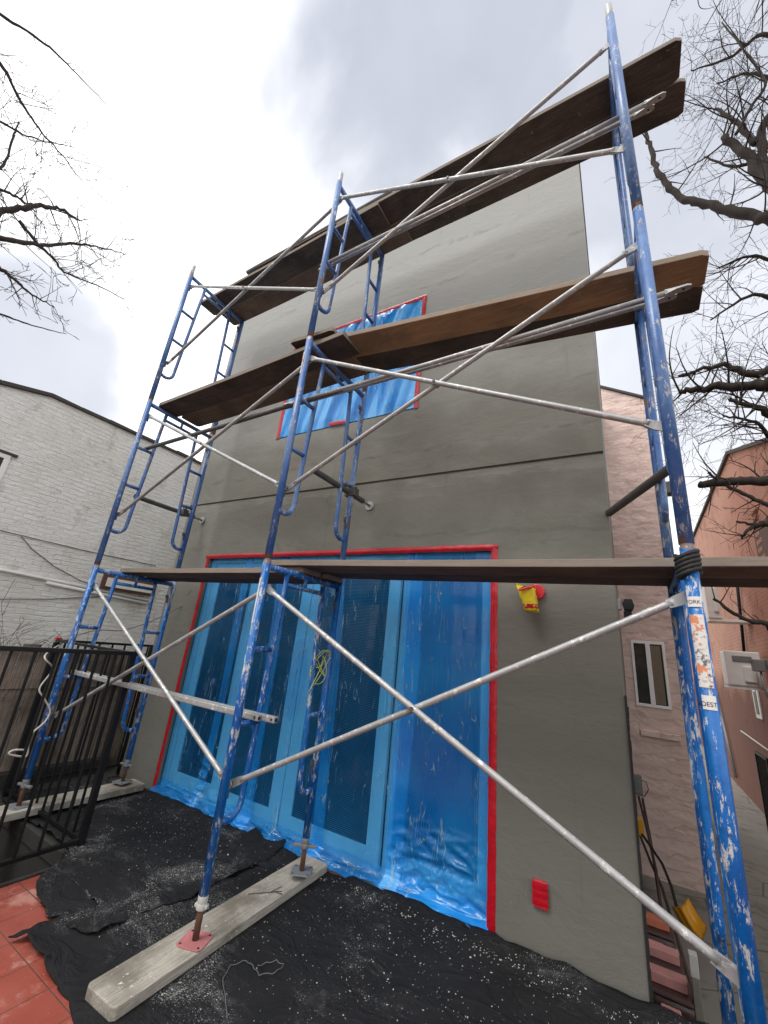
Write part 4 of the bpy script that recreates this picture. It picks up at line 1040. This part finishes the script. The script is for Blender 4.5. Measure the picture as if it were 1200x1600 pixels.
m = MB(); m.path([rw(1158, 1142, .03), rw(1200, 1172, .03), rw(1240, 1200, .03)], .018, 6); m.build('wall_pipe', 'off_white_cable', ob)
def acunit(px, py, Y, wd, hg, dp, label):
    p = aty(px, py, Y); t = thing('ac_unit', p, label, 'air conditioner', 'air conditioners on the orange wall')
    MB().box((-wd / 2, 0, -hg / 2), (wd / 2, dp, hg / 2)).build('casing', 'white_plastic', t, bevel=.02)
    MB().box((-wd * .3, -.018, hg * .20), (wd * .25, -.001, hg * .36)).build('grille', 'grey_metal', t, bevel=.005)
    MB().box((-wd * .05, -.04, -hg * .38), (wd * .33, -.001, hg * .08)).build('cover', 'white_plastic', t, bevel=.02)
    MB().box((-wd * .52, .02, -hg / 2 - .05), (4.0 - p.x, dp - .02, -hg / 2 - .002)).build('bracket', 'white_plastic', t)
    return t
acunit(1163, 1045, 8.6, .52, .62, .5, 'white air conditioner box on a bracket at mid height')
acunit(1112, 925, 9.2, .22, 1.1, .5, 'tall narrow white box beside the right scaffold leg')
p = aty(1188, 1040, 8.2); t = thing('junction_box', p, 'grey junction box and pipes right of the air conditioner', 'utility box')
MB().box((-.09, 0, -.1), (.07, .2, .1)).build('box', 'grey_metal', t, bevel=.01); MB().path([(.0, .05, -.1), (.02, .05, -.5), (.12, .05, -.7)], .018, 6).build('pipe', 'grey_metal', t); MB().box((.10, 0, -.06), (.28, .2, .12)).build('box', 'grey_metal', t, bevel=.01)
m = MB(); m.path([rw(1108, 985, .1) + Vector((4, 8, AZ)), rw(1165, 985, .1) + Vector((4, 8, AZ))], .01, 5)
fbm = MB().box((2.0, 26, AZ), (9, 32, 3.2)); tag(fbm.build('far_house', 'pink_stucco'), 'pale distant house closing the end of the alley', 'house')
g = aty(1193, 1240, 8); gt = thing('alley_gate', (3.72, 8.6, AZ), 'dark metal gate panel against the orange wall at the right edge', 'gate')
MB().box((0, 0, 0), (.04, .9, .04)).box((0, 0, 1.36), (.04, .9, 1.4)).box((0, 0, .041), (.04, .04, 1.359)).box((0, .86, .041), (.04, .9, 1.359)).build('frame', 'black_metal', gt)
m = MB()
for i in range(9): m.box((.012, .07 + i * .09, .041), (.028, .085 + i * .09, 1.359))
m.build('bars', 'black_metal', gt)

bh = thing('added_brick_house', (0, -27, AZ), 'unseen brown brick house added across the back yard to darken reflections', 'house')  # unseen house added behind the camera to darken reflections in film and glass
m = MB(); m.box((-12, -8, 0), (12, 0, 9.5)); m.build('wall', 'orange_brick', bh)
for i in range(6):
    for zz in (1.6, 4.6, 7.2): MB().box((-10.6 + i * 3.9, .002, zz), (-9.4 + i * 3.9, .03, zz + 1.6)).build('window', 'dark_glass', bh)

# bins with bricks
bins = [((1034, 1487), -.66, 'pink_brick', 'second'), ((1043, 1522), -.64, 'pink_brick', 'near'), ((1022, 1447), -.70, 'terracotta', 'far')]
def make_bin():
    t = thing('bin', (0, 0, AZ), 'x', 'bin', 'brown bins beside the house')
    hgt = .58
    m = MB(); vs = []
    for (z, a, b) in ((0, .085, .085), (hgt - .06, .125, .12), (hgt - .05, .135, .13), (hgt, .135, .13)):
        for k in range(20):
            an = 2 * PI * k / 20 + PI / 20; c, s_ = math.cos(an), math.sin(an); q = 1 / max(abs(c), abs(s_)) ** .8; vs.append((c * q * a, s_ * q * b, z))
    fs = [(i * 20 + k, i * 20 + (k + 1) % 20, (i + 1) * 20 + (k + 1) % 20, (i + 1) * 20 + k) for i in range(3) for k in range(20)] + [tuple(range(20))[::-1], tuple(60 + k for k in range(20))]
    m.add(vs, fs, True); m.build('body', 'brown_plastic', t)
    MB().box((-.13, -.125, hgt + .001), (.13, .12, hgt + .03)).build('lid', 'brown_plastic', t, bevel=.02)
    MB().box((-.055, -.150, hgt - .12), (.055, -.127, hgt - .02)).build('handle', 'pink_brick', t, bevel=.008)
    return t
bp_ = None
for (pp, z, mt_, nm) in bins:
    q = atz(pp[0], pp[1], z)
    lab = {'second': 'brown bin in the middle of the row with a pink brick on its lid', 'near': 'brown bin nearest the camera with a pink brick on its lid', 'far': 'brown bin at the far end of the row with a terracotta brick on its lid'}[nm]
    if bp_ is None: bp_ = make_bin(); bp_.location = (q.x, q.y, AZ); bp_['label'] = lab; bo = bp_
    else: bo = copy_tree(bp_, (q.x, q.y, AZ), lab)
    m = MB(); m.box((-.105, -.05, 0), (.105, .05, .055)); o = m.build('brick', mt_, bevel=.004, origin=(0, 0, 0)); o.location = (q.x, q.y, AZ + .612); o.rotation_euler = (0, 0, random.uniform(-.08, .05))
    tag(o, {'second': 'pink brick on the lid of the middle bin', 'near': 'pink brick on the lid of the nearest bin', 'far': 'terracotta brick on the lid of the farthest bin'}[nm], 'brick', 'bricks weighing down the bin lids')
q = atz(1036, 1558, -.85); m = MB(); m.box((-.045, -.03, -.06), (.045, .0, .07)); o = m.build('brick', 'pink_brick', bevel=.004, origin=(0, 0, 0)); o.location = q; o.rotation_euler = (.3, 0, -.1)
bpy.data.objects.remove(o)
q = aty(1078, 1530, 2.35); p_ = thing('timber_post', (q.x + .03, 2.35, AZ), 'grey timber post standing beside the brown bins', 'post')
MB().box((-.022, -.03, 0), (.022, .03, .74)).build('shaft', 'grey_wood', p_, bevel=.004); MB().box((-.024, -.032, .741), (.024, .032, .86)).build('white_end', 'chip', p_, bevel=.004)

# snow shovel and tools
sv = thing('snow_shovel', atz(1080, 1440, -1.0), 'orange yellow snow shovel standing blade up among the tools', 'shovel')
base = Vector(sv.location)
A, B_, C_, D_ = [aty(a, b, 4.15) - base for a, b in ((1051, 1420), (1076, 1407), (1105, 1452), (1086, 1476))]
vs = []; n1, n2 = 14, 10
for j in range(n2 + 1):
    for i in range(n1 + 1):
        u, v = i / n1, j / n2; p = (A * (1 - u) + B_ * u) * (1 - v) + (D_ * (1 - u) + C_ * u) * v
        vs.append(p + Vector((0, -.07 * math.sin(v * PI) * 1 + .012 * math.cos(u * PI * 6), 0)) + Vector((.0, .04 * math.cos(u * 2 * PI), 0)))
m = MB(); m.add(vs, [(j * (n1 + 1) + i, j * (n1 + 1) + i + 1, (j + 1) * (n1 + 1) + i + 1, (j + 1) * (n1 + 1) + i) for j in range(n2) for i in range(n1)], True)
o = m.build('blade', 'orange_plastic', sv, fix=False); s_ = o.modifiers.new('t', 'SOLIDIFY'); s_.thickness = .008
m = MB(); P = [aty(a, b, yy) - base for a, b, yy in ((1057, 1416, 4.15), (1049, 1385, 4.3), (1035, 1350, 4.5), (1015, 1320, 4.8), (1002, 1302, 5.0))]; m.path(P, .014, 8); m.build('handle', 'black_rubber', sv)
m = MB(); m.box(tuple(P[-1] + Vector((-.05, -.03, -.03))), tuple(P[-1] + Vector((.03, .03, .16)))); m.build('grip', 'orange_plastic', sv, bevel=.02)
for i, (c, lab) in enumerate((([(998, 1245, 5.85), (1012, 1300, 5.2), (1025, 1360, 4.6), (1033, 1420, 4.1)], 'left long handled tool leaning under the meter box'), ([(1004, 1248, 5.85), (1016, 1310, 5.2), (1024, 1360, 4.7), (1030, 1400, 4.3)], 'middle long handled tool leaning under the meter box'), ([(998, 1300, 5.85), (1018, 1350, 5.2), (1034, 1385, 4.7), (1046, 1425, 4.2)], 'right long handled tool leaning behind the snow shovel'))):
    P = [aty(*q) for q in c]; d = P[-1] - P[-2]; k = (AZ - P[-1].z) / d.z if d.z else 0; P.append(P[-1] + d * min(abs(k), 3))
    t = thing('garden_tool', P[-1], lab, 'garden tool', 'tools leaning on the pink house')
    MB().path([p - P[-1] for p in P], .015, 8).build('handle', 'tool_handle', t)
    MB().box((-.08, -.015, -.0), (.08, .015, .07)).build('head', 'black_metal', t, bevel=.006)

# ================================================================== TREES
def grow(mb, p, d, L, r, depth, droop, rng, minr=.0023, spread=.75):
    n = max(4, int(L / .055)); pts = [p.copy()]; rs = [r]; dd = d.normalized(); cur = p.copy()
    bend = Vector((rng.uniform(-1, 1), rng.uniform(-1, 1), rng.uniform(-1, 1))) * .13
    for i in range(n):
        dd = (dd + bend * .5 + Vector((rng.uniform(-1, 1), rng.uniform(-1, 1), rng.uniform(-1, 1) + droop)) * .065).normalized()
        cur = cur + dd * (L / n); pts.append(cur.copy()); rs.append(max(minr * .7, r * (1 - .75 * (i + 1) / n)))
        if depth > 0 and i >= 1 and rng.random() < (.36 if depth > 1 else .28):
            sd = dd.cross(Vector((rng.uniform(-1, 1), rng.uniform(-1, 1), rng.uniform(-1, 1)))).normalized()
            nd = (dd * rng.uniform(.45, .9) + sd * spread).normalized()
            grow(mb, cur.copy(), nd, L * rng.uniform(.35, .62), max(minr, rs[-1] * .6), depth - 1, droop, rng, minr, spread)
    mb.path(pts, rs, 5 if r < .02 else 8, caps=False)
MINR = .0023
def limb(mb, ctl, r0, r1, rng, tw=(.5, 3, .012), seg=10, dens=.5, droop=0):
    P = [Vector(c) for c in ctl]; n = len(P); pts = []
    for i in range(n - 1):
        p0, p1, p2, p3 = P[max(i - 1, 0)], P[i], P[i + 1], P[min(i + 2, n - 1)]
        for k in range(7):
            t = k / 7; pts.append(.5 * ((2 * p1) + (p2 - p0) * t + (2 * p0 - 5 * p1 + 4 * p2 - p3) * t * t + (3 * p1 - p0 - 3 * p2 + p3) * t ** 3) + Vector([rng.uniform(-1, 1) for _ in range(3)]) * r0 * .25)
    pts.append(P[-1]); N_ = len(pts); rs = [r0 + (r1 - r0) * i / (N_ - 1) for i in range(N_)]
    rs = [r * (1 + .12 * rng.uniform(-1, 1)) for r in rs]
    for i in range(2, N_):
        if rng.random() < dens:
            d = (pts[i] - pts[i - 1]).normalized(); sd = d.cross(Vector([rng.uniform(-1, 1) for _ in range(3)])).normalized()
            grow(mb, pts[i], (d * .5 + sd), tw[0] * rng.uniform(.6, 1.3), max(MINR, min(rs[i] * .5, tw[2])), tw[1], droop, rng, MINR)
    mb.path(pts, rs, seg)
rng = random.Random(21)
tr = thing('bare_tree', (4.35, 2.3, GZ), 'bare leafless tree with dark limbs reaching in from the right edge', 'tree', 'bare winter trees')
B0 = Vector(tr.location)
def tl(px, py, Y): return aty(px, py, Y) - B0
m = MB(); m.path([(0, 0, 0), (.03, .02, 1.6), (-.03, .05, 3.0), (.02, .1, 4.2), (0, .1, 5.4), (-.05, .12, 6.6), (0, .1, 8.5)], [.20, .165, .15, .135, .12, .10, .05], 14); m.build('trunk', 'bark', tr)
m = MB(); TK = lambda z: Vector((0, .08, z))
limb(m, [TK(5.2), tl(1245, 345, 3.0), tl(1180, 338, 3.1), tl(1110, 320, 3.15), tl(1060, 308, 3.2), tl(1030, 272, 3.2), tl(1014, 225, 3.2), tl(1005, 192, 3.2)], .075, .020, rng, (.55, 2, .010), dens=.35)
limb(m, [TK(5.8), tl(1240, 300, 2.9), tl(1200, 285, 3.0), tl(1165, 240, 3.0), tl(1130, 215, 3.0)], .085, .035, rng, (.7, 3, .012), dens=.45)
limb(m, [tl(1200, 285, 3.0), tl(1190, 210, 3.0), tl(1215, 160, 3.0)], .055, .035, rng, (.7, 3, .010), dens=.5)
limb(m, [tl(1180, 225, 3.0), tl(1150, 190, 3.05), tl(1118, 170, 3.1)], .035, .018, rng, (.8, 3, .010), dens=.6)
limb(m, [tl(1150, 210, 2.8), tl(1175, 165, 2.8), tl(1195, 128, 2.8), tl(1160, 75, 2.8), tl(1128, 35, 2.8)], .020, .008, rng, (.6, 3, .007), dens=.5)
limb(m, [TK(3.8), tl(1260, 585, 3.0), tl(1190, 600, 3.2), tl(1120, 605, 3.3), tl(1062, 612, 3.4)], .095, .025, rng, (.6, 3, .012), dens=.5)
limb(m, [TK(4.0), tl(1250, 560, 3.4), tl(1180, 585, 3.4), tl(1130, 570, 3.4), tl(1060, 588, 3.4)], .060, .015, rng, (.7, 3, .010), dens=.5)
limb(m, [TK(4.4), tl(1240, 640, 3.3), tl(1180, 635, 3.3), tl(1140, 622, 3.3)], .045, .02, rng, (.9, 3, .010), dens=.55, droop=-.35)
limb(m, [TK(3.1), tl(1260, 748, 3.0), tl(1200, 752, 3.1), tl(1140, 752, 3.1), tl(1094, 757, 3.1)], .055, .036, rng, (.4, 2, .010), dens=.3)
limb(m, [tl(1215, 795, 3.1), tl(1180, 780, 3.1), tl(1135, 758, 3.1), tl(1106, 738, 3.1)], .022, .013, rng, (.4, 3, .007), dens=.4)
limb(m, [TK(2.9), tl(1250, 815, 3.1), tl(1200, 818, 3.1), tl(1172, 825, 3.1), tl(1160, 842, 3.1)], .050, .008, rng, (.4, 2, .006), dens=.3)
limb(m, [tl(1210, 818, 3.1), tl(1185, 820, 3.1), tl(1150, 815, 3.1)], .025, .008, rng, (.4, 2, .006), dens=.2)
limb(m, [TK(2.3), tl(1240, 985, 3.4), tl(1200, 975, 3.4), tl(1160, 966, 3.4), tl(1115, 935, 3.4)], .035, .012, rng, (.4, 2, .006), dens=.3)
for (c, dr) in (([TK(7.4), tl(1260, -20, 3.0), tl(1200, -10, 3.1), tl(1110, -8, 3.2), tl(1050, 0, 3.2)], -.05), ([TK(6.8), tl(1240, 80, 3.2), tl(1190, 55, 3.2), tl(1140, 90, 3.3), tl(1080, 110, 3.3)], 0), ([TK(7), tl(1250, 150, 3.5), tl(1180, 115, 3.5), tl(1120, 130, 3.5)], 0), ([TK(5), tl(1250, 420, 3.5), tl(1180, 400, 3.5), tl(1120, 420, 3.5)], -.1), ([TK(4.8), tl(1250, 480, 3.6), tl(1180, 460, 3.6), tl(1110, 500, 3.6)], -.2), ([TK(6), tl(1240, 240, 3.6), tl(1150, 260, 3.6), tl(1100, 245, 3.6)], -.1), ([TK(3.6), tl(1240, 690, 3.7), tl(1180, 660, 3.7), tl(1130, 650, 3.7)], -.3)):
    limb(m, c, .038, .009, rng, (.75, 3, .0085), dens=.6, droop=dr)
m.build('branches', 'bark', tr)
# tree on the left
MINR = .0036
rng = random.Random(5)
tr2 = thing('bare_tree', (-4.3, -3.1, AZ), 'bare tree whose fine twigs hang in from the upper left edge', 'tree', 'bare winter trees')
B1 = Vector(tr2.location)
def t2(px, py, X): return atx(px, py, X) - B1
m = MB(); m.path([(0, 0, 0), (.03, .02, 2.5), (-.03, .0, 4.5), (.05, .0, 6.5), (0, 0, 9), (.1, .1, 11)], [.20, .17, .15, .12, .09, .04], 12); m.build('trunk', 'bark', tr2)
m = MB(); TK = lambda z: Vector((0, 0, z))
limb(m, [TK(6.2), t2(-70, 345, -4.2), t2(0, 330, -4.1), t2(50, 322, -4.0), t2(95, 328, -4.0), t2(125, 345, -4.0)], .055, .012, rng, (.5, 3, .009), dens=.55, droop=-.05)
limb(m, [TK(5.9), t2(-60, 360, -4.2), t2(0, 373, -4.0), t2(60, 382, -4.0), t2(110, 382, -4.0), t2(150, 385, -4.0), t2(198, 398, -4.0)], .045, .004, rng, (.38, 3, .006), dens=.65, droop=-.05)
limb(m, [t2(30, 345, -4.1), t2(60, 382, -4.1), t2(85, 405, -4.1), t2(100, 425, -4.1), t2(150, 445, -4.1), t2(195, 468, -4.1)], .022, .004, rng, (.35, 2, .005), dens=.55, droop=-.15)
limb(m, [TK(5.6), t2(-50, 400, -4.2), t2(0, 420, -4.1), t2(20, 435, -4.1), t2(50, 460, -4.1), t2(85, 480, -4.1)], .035, .005, rng, (.4, 3, .006), dens=.65, droop=-.2)
limb(m, [TK(5.2), t2(-50, 470, -4.2), t2(0, 490, -4.2), t2(50, 508, -4.2), t2(104, 522, -4.2)], .020, .004, rng, (.1, 1, .003), dens=.1)
limb(m, [TK(9), t2(-60, -20, -4.2), t2(0, 22, -4.2), t2(70, 68, -4.2), t2(120, 115, -4.2), t2(172, 170, -4.2)], .030, .004, rng, (.30, 2, .005), dens=.3)
limb(m, [TK(7.6), t2(-60, 60, -4.2), t2(0, 100, -4.2), t2(25, 145, -4.2), t2(60, 200, -4.2), t2(95, 240, -4.2), t2(130, 285, -4.2)], .028, .004, rng, (.45, 3, .006), dens=.5, droop=-.05)
limb(m, [TK(7), t2(-60, 160, -4.2), t2(0, 190, -4.2), t2(50, 215, -4.2), t2(115, 230, -4.2)], .024, .004, rng, (.45, 3, .005), dens=.6)
limb(m, [TK(7), t2(-60, 240, -4.3), t2(0, 262, -4.3), t2(22, 210, -4.3), t2(30, 190, -4.3)], .024, .006, rng, (.45, 3, .006), dens=.65)
limb(m, [TK(6.6), t2(-60, 280, -4.4), t2(0, 296, -4.4), t2(30, 310, -4.4), t2(55, 330, -4.4)], .03, .008, rng, (.5, 3, .007), dens=.7)
m.build('branches', 'bark', tr2)
# dry shrub behind the fence
rng = random.Random(9); m = MB()
for i in range(26):
    p = Vector((-3.5 + rng.uniform(-.25, .25), rng.uniform(-.5, .5), .3)); grow(m, p, Vector((rng.uniform(-.4, .4), rng.uniform(-.5, .5), 1)), rng.uniform(.5, .8), .006, 2, 0, rng)
m.path([(-3.5, 0, AZ), (-3.5, 0, .35)], .05, 8)
tag(m.build('dry_shrub', 'bark'), 'dry leafless shrub poking above the fence in front of the white wall', 'shrub')
